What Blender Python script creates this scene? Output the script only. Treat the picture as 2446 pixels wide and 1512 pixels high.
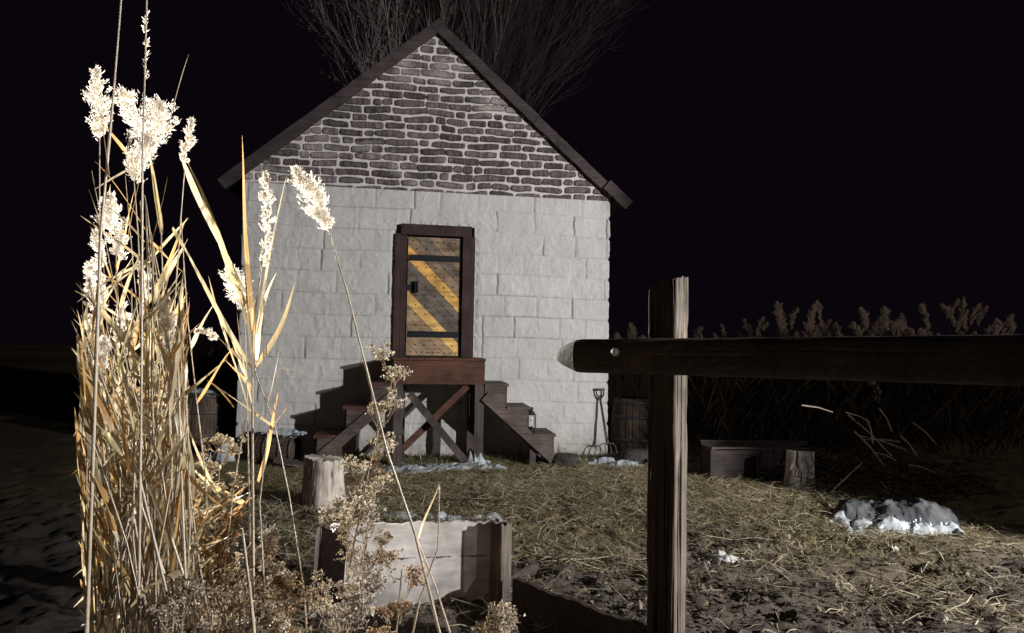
import bpy, math, random
import numpy as np
from mathutils import Vector, Matrix
for o in list(bpy.data.objects): bpy.data.objects.remove(o)
random.seed(7); RNG = np.random.default_rng(7)
S = bpy.context.scene; COL = S.collection
R = math.radians
# ------------------------------------------------------------------ camera, night sky, lights
CAM_H, F, PITCH, ROLL = 1.6, 1620.0, .0385, .0171
cam = bpy.data.cameras.new('camera'); camo = bpy.data.objects.new('camera', cam); COL.objects.link(camo)
cam.sensor_fit = 'HORIZONTAL'; cam.sensor_width = 36; cam.lens = F/2446*36; cam.clip_start = .05; cam.clip_end = 500
camo.matrix_world = Matrix.Translation((0,0,CAM_H)) @ Matrix.Rotation(PITCH,4,'X') @ Matrix.Rotation(R(90),4,'X') @ Matrix.Rotation(ROLL,4,'Z')
S.camera = camo
w = bpy.data.worlds.new('World'); S.world = w; w.use_nodes = True
bg = w.node_tree.nodes['Background']; bg.inputs['Color'].default_value = (.62,.36,.80,1); bg.inputs['Strength'].default_value = .0042
def lamp(kind, name, loc, aim, power, col, **kw):
    l = bpy.data.lights.new(name, kind); l.energy = power; l.color = col
    for k, v in kw.items(): setattr(l, k, v)
    o = bpy.data.objects.new(name, l); COL.objects.link(o); o.location = loc
    d = Vector(aim)-Vector(loc); o.rotation_euler = d.to_track_quat('-Z','Y').to_euler(); return o
# floodlight standing in the yard off to the right, floodlight beyond the reeds on the left, and a faint sun lamp added as fill
A_LOC = Vector((8.45,.88,3.15)); azA = R(125.5+60)
lamp('SPOT','yard_floodlight',A_LOC,A_LOC+Vector((math.cos(azA),math.sin(azA),-.05)),5500,(1,.985,.96),spot_size=R(120),spot_blend=.09,shadow_soft_size=.07)
lamp('SPOT','reed_floodlight',(-7.7,13.5,2.9),(-1.2,2.75,1.55),39000,(1,.94,.84),spot_size=R(19),spot_blend=.65,shadow_soft_size=.08)
lamp('SUN','fill_sun',(8,-6,2.1),(0,0,0),.34,(1,.94,.92),angle=R(.5))
S.view_settings.view_transform = 'Standard'; S.view_settings.look = 'None'; S.view_settings.gamma = 1; S.view_settings.exposure = 0
try:
    S.cycles.max_bounces = 6; S.cycles.transparent_max_bounces = 6
except Exception: pass
# ------------------------------------------------------------------ helpers
def ray(px, py):
    a, b = px-1223, py-756; c, s = math.cos(ROLL), math.sin(ROLL)
    u = (a*c+b*s)/F; zu = (a*s-b*c)/F; c, s = math.cos(PITCH), math.sin(PITCH)
    return Vector((u, c-zu*s, s+zu*c))
def at(px, py, Y):
    r = ray(px,py); return Vector((0,0,CAM_H))+r*(Y/r.y)
def gpt(px, py, z=0):
    r = ray(px,py); return Vector((0,0,CAM_H))+r*((z-CAM_H)/r.z)
_T = RNG.random((256,256))
def noise2(x, y, seed=0):
    x = np.asarray(x,float)+seed*17.31; y = np.asarray(y,float)+seed*9.73
    i = np.floor(x).astype(int); j = np.floor(y).astype(int); u = x-i; v = y-j
    u = u*u*u*(u*(u*6-15)+10); v = v*v*v*(v*(v*6-15)+10)
    g = lambda a,b: _T[a&255,b&255]
    return (g(i,j)*(1-u)+g(i+1,j)*u)*(1-v)+(g(i,j+1)*(1-u)+g(i+1,j+1)*u)*v*1.0
def fbm(x, y, seed=0, o=4):
    t = 0; a = .5
    for k in range(o):
        t = t+a*(noise2(x*2**k, y*2**k, seed+k*3)-.5); a *= .5
    return t
class MB:
    def __init__(s): s.v=[]; s.f=[]; s.c=[]; s.n=0
    def add(s, V, Fc, col=None):
        n = s.n; V = [tuple(p) for p in V]; s.v += V; s.f += [tuple(i+n for i in q) for q in Fc]; s.n += len(V)
        s.c += [col if col is not None else (1,1,1)]*len(V)
    def box(s, a, b, col=None, j=0):
        x0,y0,z0=a; x1,y1,z1=b
        r = lambda: random.uniform(-j,j)
        V=[(x+r(),y+r(),z+r()) for x,y,z in ((x0,y0,z0),(x1,y0,z0),(x1,y1,z0),(x0,y1,z0),(x0,y0,z1),(x1,y0,z1),(x1,y1,z1),(x0,y1,z1))]
        s.add(V,[(0,3,2,1),(4,5,6,7),(0,1,5,4),(1,2,6,5),(2,3,7,6),(3,0,4,7)],col)
    def prism(s, poly, y0, y1, col=None):      # polygon in xz, extruded along y
        n=len(poly); V=[(x,y0,z) for x,z in poly]+[(x,y1,z) for x,z in poly]
        s.add(V,[tuple(range(n)),tuple(range(2*n-1,n-1,-1))]+[(i,i+n,(i+1)%n+n,(i+1)%n) for i in range(n)],col)
    def tube(s, P, rad, n=6, col=None, cap=True):
        P=[Vector(p) for p in P]; m=len(P); V=[]; Fc=[]
        if not hasattr(rad,'__len__'): rad=[rad]*m
        up=Vector((.31,.17,.93))
        for i,p in enumerate(P):
            d=(P[min(i+1,m-1)]-P[max(i-1,0)])
            if d.length<1e-9: d=Vector((0,0,1))
            d.normalize(); a=d.cross(up)
            if a.length<.1: a=d.cross(Vector((1,0,0)))
            a.normalize(); b=d.cross(a)
            for k in range(n):
                t=2*math.pi*k/n; V.append(p+(a*math.cos(t)+b*math.sin(t))*rad[i])
        for i in range(m-1):
            for k in range(n): Fc.append((i*n+k,i*n+(k+1)%n,(i+1)*n+(k+1)%n,(i+1)*n+k))
        if cap: Fc += [tuple(range(n-1,-1,-1)), tuple(range((m-1)*n,m*n))]
        s.add(V,Fc,col)
    def lathe(s, prof, n=24, col=None, M=None, cap=True):
        V=[];Fc=[]
        for r,z in prof:
            for k in range(n):
                t=2*math.pi*k/n; p=Vector((r*math.cos(t),r*math.sin(t),z)); V.append(M@p if M else p)
        for i in range(len(prof)-1):
            for k in range(n): Fc.append((i*n+k,i*n+(k+1)%n,(i+1)*n+(k+1)%n,(i+1)*n+k))
        if cap: Fc += [tuple(range(n-1,-1,-1)), tuple(range((len(prof)-1)*n,len(prof)*n))]
        s.add(V,Fc,col)
    def build(s, name, mat, parent=None, smooth=False, loc=None):
        m=bpy.data.meshes.new(name); m.from_pydata(s.v,[],s.f); 
        fin(m, mat, smooth, np.array(s.c,float) if s.c else None)
        return link(name, m, parent, loc)
def fin(m, mat, smooth=False, cols=None):
    for x in (mat if isinstance(mat,(list,tuple)) else [mat]): m.materials.append(x)
    if cols is not None and len(cols):
        a=m.color_attributes.new('tint','FLOAT_COLOR','POINT'); c=np.ones((len(cols),4)); c[:,:cols.shape[1]]=cols; a.data.foreach_set('color',c.ravel())
    if smooth: m.polygons.foreach_set('use_smooth',[True]*len(m.polygons))
    m.update()
def link(name, m, parent=None, loc=None):
    o=bpy.data.objects.new(name,m); COL.objects.link(o)
    if parent is not None: o.parent=parent
    if loc is not None: o.location=loc
    return o
def grid_obj(name, V, nu, nv, mat, parent=None, keep=None, cols=None, smooth=True, flip=False):
    i=np.arange(nu*nv).reshape(nv,nu)
    q=np.stack([i[:-1,:-1],i[:-1,1:],i[1:,1:],i[1:,:-1]],-1).reshape(-1,4)
    if flip: q=q[:,::-1]
    if keep is not None: q=q[keep.ravel()]
    m=bpy.data.meshes.new(name); m.from_pydata(V.reshape(-1,3).tolist(),[],q.tolist()); fin(m,mat,smooth,cols)
    return link(name,m,parent)
def raw_obj(name, V, Fc, mat, parent=None, cols=None, smooth=False):
    m=bpy.data.meshes.new(name); m.from_pydata(V.tolist(),[],Fc.tolist()); fin(m,mat,smooth,cols); return link(name,m,parent)
def tag(o, label=None, cat=None, group=None, kind=None):
    if label: o['label']=label
    if cat: o['category']=cat
    if group: o['group']=group
    if kind: o['kind']=kind
    return o
def thing(name, label, cat, loc=(0,0,0), rz=0, group=None):
    o=bpy.data.objects.new(name,None); COL.objects.link(o); o.location=loc; o.rotation_euler=(0,0,rz); o.empty_display_size=.1
    return tag(o,label,cat,group)
# ------------------------------------------------------------------ materials
def nt(name):
    m=bpy.data.materials.new(name); m.use_nodes=True; t=m.node_tree; return m,t,t.nodes['Principled BSDF']
def N(t, kind, **kw):
    n=t.nodes.new(kind)
    for k,v in kw.items():
        if k in n.inputs: n.inputs[k].default_value=v
        else: setattr(n,k,v)
    return n
def ramp(t, fac, stops):
    r=t.nodes.new('ShaderNodeValToRGB'); e=r.color_ramp.elements
    while len(e)<len(stops): e.new(.5)
    for x,(p,c) in zip(e,stops): x.position=p; x.color=(*c,1)
    t.links.new(fac,r.inputs[0]); return r.outputs[0]
def mul(t, a, b, typ='MULTIPLY', f=1.0):
    n=t.nodes.new('ShaderNodeMix'); n.data_type='RGBA'; n.blend_type=typ; n.inputs[0].default_value=f
    t.links.new(a,n.inputs[6]); t.links.new(b,n.inputs[7]); return n.outputs[2]
def tint_node(t):
    n=t.nodes.new('ShaderNodeVertexColor'); n.layer_name='tint'; return n.outputs[0]
def coords(t, scale=(1,1,1)):
    tc=t.nodes.new('ShaderNodeTexCoord'); mp=t.nodes.new('ShaderNodeMapping'); mp.inputs['Scale'].default_value=scale
    t.links.new(tc.outputs['Object'],mp.inputs[0]); return mp.outputs[0]
def bump(t, b, h, s=.3, d=.01):
    n=t.nodes.new('ShaderNodeBump'); n.inputs['Strength'].default_value=s; n.inputs['Distance'].default_value=d
    t.links.new(h,n.inputs['Height']); t.links.new(n.outputs[0],b.inputs['Normal'])
def noise_tex(t, vec, sc, det=5, rough=.6):
    n=N(t,'ShaderNodeTexNoise'); n.inputs['Scale'].default_value=sc; n.inputs['Detail'].default_value=det; n.inputs['Roughness'].default_value=rough
    t.links.new(vec,n.inputs['Vector']); return n.outputs[0]
def wood(name, c0, c1, axis='x', fine=60, rough=.75, tinted=False, bs=.5):
    m,t,b=nt(name); lo=2.5
    sc={'x':(lo,fine,fine),'y':(fine,lo,fine),'z':(fine,fine,lo)}[axis]
    g=noise_tex(t,coords(t,sc),1,4,.65); big=noise_tex(t,coords(t),3.5,3)
    col=ramp(t,g,[(.3,c0),(.72,c1)])
    k=ramp(t,big,[(.3,(.50,.48,.48)),(.7,(1.25,1.21,1.18))]); col=mul(t,col,k)
    if tinted: col=mul(t,col,tint_node(t))
    t.links.new(col,b.inputs['Base Color']); b.inputs['Roughness'].default_value=rough; b.inputs['Specular IOR Level'].default_value=.25
    bump(t,b,g,bs,.004); return m
def plain(name, c0, c1, sc=20, rough=.8, metal=0, bs=.2, tinted=False, det=5, bd=.01):
    m,t,b=nt(name); g=noise_tex(t,coords(t),sc,det); col=ramp(t,g,[(.3,c0),(.7,c1)])
    if tinted: col=mul(t,col,tint_node(t))
    t.links.new(col,b.inputs['Base Color']); b.inputs['Roughness'].default_value=rough; b.inputs['Metallic'].default_value=metal; b.inputs['Specular IOR Level'].default_value=.3
    if bs: bump(t,b,g,bs,bd)
    return m
def leafy(name, c0, c1, sc=12, trans=.45, tinted=True, stretch=None, gloss=.0):
    m=bpy.data.materials.new(name); m.use_nodes=True; t=m.node_tree; t.nodes.clear()
    g=noise_tex(t,coords(t,stretch or (1,1,1)),sc,4); col=ramp(t,g,[(.3,c0),(.7,c1)])
    if tinted: col=mul(t,col,tint_node(t))
    d=t.nodes.new('ShaderNodeBsdfDiffuse'); tr=t.nodes.new('ShaderNodeBsdfTranslucent'); mx=t.nodes.new('ShaderNodeMixShader'); mx.inputs[0].default_value=trans
    o=t.nodes.new('ShaderNodeOutputMaterial'); t.links.new(col,d.inputs[0]); t.links.new(col,tr.inputs[0])
    t.links.new(d.outputs[0],mx.inputs[1]); t.links.new(tr.outputs[0],mx.inputs[2]); last=mx.outputs[0]
    if gloss:
        gl=t.nodes.new('ShaderNodeBsdfGlossy'); gl.inputs['Roughness'].default_value=.35; m2=t.nodes.new('ShaderNodeMixShader'); m2.inputs[0].default_value=gloss
        t.links.new(last,m2.inputs[1]); t.links.new(gl.outputs[0],m2.inputs[2]); last=m2.outputs[0]
    t.links.new(last,o.inputs[0]); return m
def wall_mat():
    m,t,b=nt('painted_block'); v=coords(t)
    a=noise_tex(t,v,2.2,4); c=noise_tex(t,v,38,6,.7)
    col=ramp(t,a,[(.3,(.49,.483,.478)),(.7,(.59,.575,.56))]); col=mul(t,col,ramp(t,c,[(.25,(.80,.80,.81)),(.7,(1.05,1.04,1.03))])); col=mul(t,col,tint_node(t))
    t.links.new(col,b.inputs['Base Color']); b.inputs['Roughness'].default_value=.9; b.inputs['Specular IOR Level'].default_value=.15
    bump(t,b,c,.35,.006); return m
def brick_mat():
    m,t,b=nt('gable_brick'); v=coords(t)
    st=noise_tex(t,coords(t,(1.6,1,.5)),45,5,.75); big=noise_tex(t,v,2.5,3)
    k=ramp(t,st,[(.30,(.45,.43,.44)),(.52,(1,1,1)),(.75,(1.75,1.72,1.72))]); 
    sep=t.nodes.new('ShaderNodeVertexColor'); sep.layer_name='tint'
    k2=t.nodes.new('ShaderNodeMix'); k2.data_type='RGBA'; t.links.new(sep.outputs[1],k2.inputs[0]); k2.inputs[6].default_value=(1,1,1,1); t.links.new(k,k2.inputs[7])
    col=mul(t,sep.outputs[0],k2.outputs[2]); col=mul(t,col,ramp(t,big,[(.3,(.85,.84,.85)),(.7,(1.08,1.06,1.05))]))
    t.links.new(col,b.inputs['Base Color']); b.inputs['Roughness'].default_value=.9; b.inputs['Specular IOR Level'].default_value=.15
    bump(t,b,st,.5,.006); return m
def ground_mat():
    m,t,b=nt('dark_soil'); v=coords(t)
    a=noise_tex(t,v,3,5); c=noise_tex(t,v,55,6,.75)
    col=ramp(t,a,[(.3,(.105,.089,.078)),(.7,(.165,.142,.124))]); col=mul(t,col,ramp(t,c,[(.3,(.45,.43,.42)),(.72,(1.4,1.38,1.34))])); col=mul(t,col,tint_node(t))
    t.links.new(col,b.inputs['Base Color']); b.inputs['Roughness'].default_value=.92; b.inputs['Specular IOR Level'].default_value=.2
    bump(t,b,c,.9,.02); return m
M=dict(
 wall=wall_mat(), brick=brick_mat(), soil=ground_mat(),
 verge=wood('dark_stained_board',(.030,.022,.024),(.075,.058,.060),'x',40),
 frame=wood('dark_frame_wood',(.030,.017,.017),(.066,.040,.040),'z',50),
 porch=wood('red_brown_wood',(.060,.026,.018),(.125,.060,.042),'x',55),
 porchz=wood('grey_brown_post',(.045,.035,.034),(.105,.085,.082),'z',55),
 stair=wood('worn_stair_wood',(.058,.046,.043),(.15,.118,.108),'x',45),
 doorw=wood('door_plank_wood',(.45,.44,.43),(1.15,1.15,1.15),'x',18,tinted=True,bs=.2),
 iron=plain('black_iron',(.010,.012,.016),(.024,.027,.034),30,.5,.6,.1),
 steel=plain('dull_steel',(.10,.10,.10),(.30,.29,.28),40,.45,.7,.1),
 fence=wood('weathered_rail',(.075,.060,.050),(.28,.245,.205),'z',70,bs=.7),
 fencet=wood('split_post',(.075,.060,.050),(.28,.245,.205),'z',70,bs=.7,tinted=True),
 rail=wood('weathered_log',(.026,.019,.016),(.085,.064,.052),'x',50,bs=.7),
 board=wood('grey_plank',(.50,.49,.48),(.76,.745,.73),'x',22,bs=.3),
 stump=wood('bare_stump_wood',(.40,.365,.32),(.76,.72,.65),'z',35,bs=.6),
 barrel=wood('barrel_stave',(.042,.032,.026),(.15,.115,.085),'z',45),
 hoop=plain('rusty_hoop',(.05,.045,.045),(.12,.11,.105),30,.6,.5),
 snow=plain('dirty_snow',(.26,.29,.32),(.55,.59,.63),9,.6,0,.5,bd=.02),
 sack=plain('grey_plastic',(.05,.052,.057),(.16,.165,.175),4,.15,0,.25,bd=.03),
 scrap=plain('white_scrap',(.45,.44,.43),(.7,.69,.67),30,.7),
 stone=plain('dark_stone',(.030,.026,.026),(.075,.066,.062),18,.85,0,.6,bd=.03),
 stem=leafy('reed_stem_tan',(.37,.30,.215),(.60,.515,.40),30,.12,stretch=(1,1,.2),gloss=.05),
 leaf=leafy('reed_leaf_straw',(.38,.30,.205),(.66,.565,.43),18,.45,stretch=(1,1,.25),gloss=.04),
 plume=leafy('reed_plume',(.76,.71,.64),(.92,.89,.84),60,.58),
 weed=leafy('dried_weed_head',(.48,.43,.37),(.80,.75,.68),60,.3),
 twig=leafy('weed_twig',(.26,.20,.14),(.48,.39,.28),30,.1),
 hay=leafy('matted_hay',(.55,.55,.55),(1.0,1.0,1.0),40,.35,gloss=.05),
 bark=plain('grey_bark',(.12,.108,.104),(.27,.245,.235),25,.9),
 deadleaf=leafy('dead_leaf',(.16,.10,.07),(.32,.21,.15),8,.4),
 glass=None)
g,t,b=nt('lantern_glass'); b.inputs['Base Color'].default_value=(.9,.93,.92,1); b.inputs['Roughness'].default_value=.08; b.inputs['Transmission Weight'].default_value=.9; b.inputs['IOR'].default_value=1.2; M['glass']=g
# ------------------------------------------------------------------ ground
HX,HY,YAW = -3.666,9.122,.1657
U=Vector((math.cos(YAW),math.sin(YAW),0)); IN=Vector((-math.sin(YAW),math.cos(YAW),0))
def hw(s,d,z): return Vector((HX,HY,0))+U*s-IN*d+Vector((0,0,z))     # house coordinates, d in front of the wall
def gz(x,y):
    x=np.asarray(x,float); y=np.asarray(y,float)
    c=fbm(x*1.1,y*1.1,3,3)*.09
    near=1/(1+np.exp((y-6.6)*1.6))
    cl=np.maximum(0,noise2(x*9,y*9,5)-.45)**1.3*.10+np.maximum(0,noise2(x*22,y*22,6)-.5)*.055-np.maximum(0,noise2(x*5.3,y*6.5,7)-.66)*.16
    ruts=np.maximum(0,noise2(x*3.1,y*3.1,8)-.55)*-.10
    return c*.6+(cl+ruts)*(.25+.75*near)-.01
def gzs(x,y): return float(gz(x,y))
def ax(lo,hi,step,far):
    c=np.arange(lo,hi+1e-6,step); k=np.array([.1,.3,.7,1.5,3,6,12,25,50,90]); k=k[k<far]
    return np.concatenate([lo-k[::-1],c,hi+k])
xs=ax(-7,7,.032,100); ys=ax(1.2,11.5,.032,100)
X,Y=np.meshgrid(xs,ys); Z=gz(X,Y)
tn=np.ones((X.size,3)); grassy=1/(1+np.exp(-(Y-6.2+X*.12+fbm(X*.8,Y*.8,9)*3)*2.2)); grassy=grassy.ravel()[:,None]
tn=tn*(1-grassy)+grassy*np.array([1.75,1.65,.95]); far=1/(1+np.exp((X/np.maximum(Y,.5)+.60+fbm(X,Y,77)*.12)*40)); tn=tn*(1-.82*far.ravel()[:,None])  # soil left of the reeds coloured darker to subdue the floodlight falling there
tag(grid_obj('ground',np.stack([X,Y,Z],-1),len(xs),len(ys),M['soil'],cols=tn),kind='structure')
# ------------------------------------------------------------------ house
W_,EAVE,APEX=5.157,3.765,6.02
house=thing('stone_house','small gabled house with pale block walls, brick gable and plank door','house',(HX,HY,0),YAW)
def wall_front():
    st=.0115; s=np.arange(-.5,W_+.5+1e-6,st); z=np.arange(-.12,EAVE+.03,st); Sg,Zg=np.meshgrid(s,z)
    ch=.302; zz=Zg+.015*np.sin(Sg*1.3)+fbm(Sg*1.2,Zg*0+3,11)*.03+.16
    row=np.floor(zz/ch).astype(int); fr=zz/ch-row
    h=np.zeros_like(Sg); vj=np.full_like(Sg,9.); hj=np.minimum(fr,1-fr)*ch
    rr=random.Random(5); vdepth=np.zeros_like(Sg)
    for r in range(row.min(),row.max()+1):
        x=-.9+rr.uniform(0,.5); mk=row==r
        while x<W_+.6:
            wob=fbm(Zg*9+x,Sg*0+r,14)*.03
            d=np.abs(Sg-x-wob); dep=rr.choice([.05,.15,.4,.9,1.,.1])
            up=mk&(d<vj); vj[up]=d[up]; vdepth[up]=dep
            x+=rr.uniform(.36,.72)
    hd=np.clip(.18+1.5*fbm(Sg*.9,row*7.3,21),.04,.7)                       # some bed joints show more than others
    pil=np.minimum(hj,vj); pillow=1-np.exp(-pil/.035)
    rough=fbm(Sg*7,Zg*7,31,4)*.017+np.maximum(0,fbm(Sg*14,Zg*14,33,3))*.018
    ridge=np.abs(fbm(Sg*6+3,Zg*4,35,2))
    h=.005*pillow+rough+np.clip(.05-ridge,0,1)*.10
    gv=np.exp(-(vj/.0095)**2)*np.clip(.75+2*fbm(Sg*3,Zg*4,24),0,1)*vdepth; gh=np.exp(-(hj/.0085)**2)*hd
    groove=np.maximum(gv,gh); h=h-groove*.016
    low=np.clip(1-Zg/1.2,0,1); h=h+low*fbm(Sg*3,Zg*3,41,3)*.03
    # polyline with returns round both corners
    nx=np.where(Sg<0,-1,np.where(Sg>W_,1,0.)); ny=np.where((Sg<0)|(Sg>W_),0,-1.)
    near0=np.clip(1-np.abs(Sg)/.03,0,1); near1=np.clip(1-np.abs(Sg-W_)/.03,0,1)
    bx=np.clip(Sg,0,W_); by=np.where(Sg<0,-Sg,np.where(Sg>W_,Sg-W_,0))
    nx=nx+np.where(Sg>=0,-near0*.7,0)+np.where(Sg<=W_,near1*.7,0); L=np.sqrt(nx**2+ny**2); L[L==0]=1; nx/=L; ny/=L
    edge=(near0+near1)*np.exp(-(hj/.02)**2)*.03
    # rough reveal round the door
    dz=np.maximum(np.maximum(2.03-Sg,Sg-3.18),np.maximum(1.30-Zg,Zg-3.245)); rv=np.clip(1-dz/.05,0,1)*(dz>-.02)
    h=h+rv*(fbm(Sg*22,Zg*22,51,3)*.06-.012)
    V=np.stack([bx+nx*(h-edge),by+ny*(h-edge),Zg],-1)
    hole=(Sg>2.045)&(Sg<3.165)&(Zg>1.0)&(Zg<3.23)
    keep=~(hole[:-1,:-1]&hole[1:,1:]&hole[:-1,1:]&hole[1:,:-1])
    dk=(1-.80*np.clip(groove*1.1,0,1))*(1+.10*np.clip(fbm(Sg*2,Zg*2,61),-1,1))  # joint lines: dark grout plus groove shadow painted into the colour
    dirt=np.clip(1.15-(Zg+.1)/.55+fbm(Sg*5,Zg*3,72)*1.2,0,1)*np.clip(.6+1.6*fbm(Sg*4,Zg*6,71),0,1); drip=np.clip(fbm(Sg*13,Zg*.7,73,3)*3-.25,0,1)*np.clip(fbm(Sg*1.1,Zg*1.1,74)*3+.2,0,1); dk=dk*(1-.16*drip)
    c=np.stack([dk*(1-.42*dirt),dk*(1-.48*dirt),dk*(1-.54*dirt)],-1).reshape(-1,3)
    return grid_obj('wall',V,len(s),len(z),M['wall'],house,keep,c)
wf=wall_front()
mb=MB(); D_=4.2                                                            # sides, back and the dark inside
mb.box((.03,.06,-.1),(2.0,D_,EAVE-.02)); mb.box((3.2,.06,-.1),(W_-.03,D_,EAVE-.02)); mb.box((2.0,.22,-.1),(3.2,D_,EAVE-.02)); mb.box((2.0,.061,3.26),(3.2,.219,EAVE-.02)); mb.box((2.0,.061,-.1),(3.2,.219,1.0))
mb.build('wall',M['wall'],house)
def gable():
    st=.0075; s=np.arange(0,W_+1e-6,st); z=np.arange(EAVE-.05,APEX+.06,st); Sg,Zg=np.meshgrid(s,z)
    rh=.1135; sag=-.012*(Sg-2.5)+.0; wz=Zg-EAVE+sag+fbm(Sg*2.2,Zg*2.2,5,3)*.055
    row=np.floor(wz/rh).astype(int); fr=(wz/rh-row)
    rr=random.Random(12); sd=np.full(Sg.shape,-9.); tone=np.ones(Sg.shape); fmask=np.zeros(Sg.shape)
    Sf,Zf,rowf,frf,sdf,tonef,fmf=Sg,Zg,row,fr,sd,tone,fmask
    for r in range(row.min(),row.max()+1):
        x=-rr.uniform(0,.4); jz=np.where((rowf==r).any(1))[0]; ja,jb=jz[0],jz[-1]+1
        while x<W_+.3:
            L=rr.choice([.13,.2,.27,.33,.36,.42,.46])*rr.uniform(.85,1.12); gp=rr.choice([.022,.03,.034,.016,.008])
            ia=max(0,int((x-.08)/st)); ib=int((x+L+.08)/st)+1
            if ib<=0 or ia>=len(s): x+=L+gp; continue
            Sg,Zg,fr,sd,tone,fmask=[q[ja:jb,ia:ib] for q in (Sf,Zf,frf,sdf,tonef,fmf)]; mk=rowf[ja:jb,ia:ib]==r
            cx=x+L/2; hh=rh*rr.uniform(.36,.44); cz=.5+rr.uniform(-.05,.05)
            wob=fbm(Sg*7+r,Zg*7,8,3)*.024+fbm(Sg*26,Zg*26,9,2)*.012
            sk=rr.uniform(-.10,.10)
            dx=np.abs(Sg-cx-fbm(Zg*10+x,Zg*3,17,2)*.03)-L/2; dzv=np.abs((fr-cz)*rh+sk*(Sg-cx)*.5)-hh*(1-rr.uniform(0,.3)*np.clip(np.abs(Sg-cx)/(L/2),0,1)**3)
            rc=.024; qx=np.maximum(dx+rc,0); qz=np.maximum(dzv+rc,0)
            d=-(np.sqrt(qx*qx+qz*qz)+np.minimum(np.maximum(dx,dzv)+rc,0)-rc)+wob
            near=mk&(np.abs(Sg-cx)<L/2+.06)&(d>sd); sd[near]=d[near]; tone[near]=rr.uniform(.62,1.4); fmask[near]=1 if rr.random()>.05 else .4
            x+=L+gp
    Sg,Zg,row,fr,sd,tone,fmask=Sf,Zf,rowf,frf,sdf,tonef,fmf
    br=np.clip(sd/.006+.5,0,1); line=np.exp(-((sd-.004)/.0065)**2)*np.clip(.35+1.5*np.abs(fbm(Sg*5,Zg*5,23,2))*2+.35*(fr<.4),0,1)
    streak=np.clip(.5+1.6*fbm(Sg*40,Zg*9,27,3),0,1)
    mort=np.array([.60,.56,.54]); bk0=np.array([.052,.044,.045]); bk1=np.array([.175,.149,.149])
    bk=bk0+(bk1-bk0)*streak[...,None]; bk=bk*tone[...,None]
    faded=np.clip(fbm(Sg*1.6,Zg*2.6,37,3)*3-.35,0,.75)[...,None]*fmask[...,None]; bk=bk*(1-faded)+mort*.75*faded
    c=mort*(1-br[...,None])+bk*br[...,None]; c=c*(1-.88*line[...,None])
    c=np.concatenate([c,br[...,None]],-1).reshape(-1,4)
    h=.010*np.clip(sd/.012,0,1)+fbm(Sg*3,Zg*3,44,3)*.02+fbm(Sg*16,Zg*16,43,3)*.012*br-.010*line+.018
    lim=(APEX+.03)-np.abs(Sg-2.563)*.860
    V=np.stack([Sg,-h,Zg],-1); ok=Zg<lim
    keep=ok[:-1,:-1]&ok[1:,1:]&ok[:-1,1:]&ok[1:,:-1]
    return grid_obj('gable',V,len(s),len(z),M['brick'],house,keep,c)
gable()
mb=MB(); mb.prism([(.02,EAVE-.03),(W_-.02,EAVE-.03),(2.563,APEX-.03)],.02,D_); mb.build('gable',M['wall'],house)
# roof slabs with their verge boards
AX,AZ=2.562,6.165; sl=(AZ-3.70)/(AX+.30); ca=math.atan(sl); nrm=(math.sin(ca),math.cos(ca))
mb=MB()
for sg,end in ((-1,-.27),(1,5.40)):
    e=(end,AZ-abs(end-AX)*sl)
    mb.prism([(AX,AZ+.012),(e[0],e[1]+.012),(e[0],e[1]-.045),(AX,AZ-.045)],-.045,D_+.2)
mb.build('roof',M['verge'],house)
def verge(p0,p1,wd,y0,y1,name='verge_board',mat=None):
    mb=MB(); p0=Vector((p0[0],0,p0[1])); p1=Vector((p1[0],0,p1[1])); d=(p1-p0).normalized(); n=Vector((d.z,0,-d.x));
    if n.z>0: n=-n
    k=14; V=[]
    for i in range(k+1):
        q=p0.lerp(p1,i/k); a=q+n*random.uniform(-.004,.004); c=q+n*(wd+random.uniform(-.006,.006))
        V+= [(a.x,y0,a.z),(c.x,y0,c.z),(c.x,y1,c.z),(a.x,y1,a.z)]
    Fc=[]
    for i in range(k):
        o=i*4
        for j in range(4): Fc.append((o+j,o+(j+1)%4,o+4+(j+1)%4,o+4+j))
    Fc+=[(3,2,1,0),(k*4,k*4+1,k*4+2,k*4+3)]; mb.add(V,Fc)
    return mb.build(name,mat or M['verge'],house)
verge((-.315,3.705),(1.60,AZ-(AX-1.60)*sl),.15,-.115,-.048)
verge((1.595,AZ-(AX-1.595)*sl+.006),(AX,AZ),.145,-.108,-.049)
verge((AX+.002,AZ),(4.05,AZ-(4.05-AX)*sl),.145,-.115,-.048)
verge((4.052,AZ-(4.052-AX)*sl-.008),(5.22,AZ-(5.22-AX)*sl-.01),.142,-.110,-.047)
verge((5.12,AZ-(5.12-AX)*sl+.035),(5.46,AZ-(5.46-AX)*sl+.03),.16,-.15,-.116)
# door frame
fr=MB(); fr.box((2.118,-.055,3.088),(3.108,.10,3.238),j=.004); lint=fr.build('lintel',M['frame'],house)
for a,b_ in ((2.045,2.125),(2.13,2.205)):
    m_=MB(); m_.box((a,-.045 if a<2.1 else -.032,1.385),(b_,.10,3.10 if a<2.1 else 3.086),j=.003); m_.build('door_jamb',M['frame'],house)
m_=MB(); m_.box((2.992,-.04,1.385),(3.165,.10,3.086),j=.003); m_.build('door_jamb',M['frame'],house)
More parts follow.
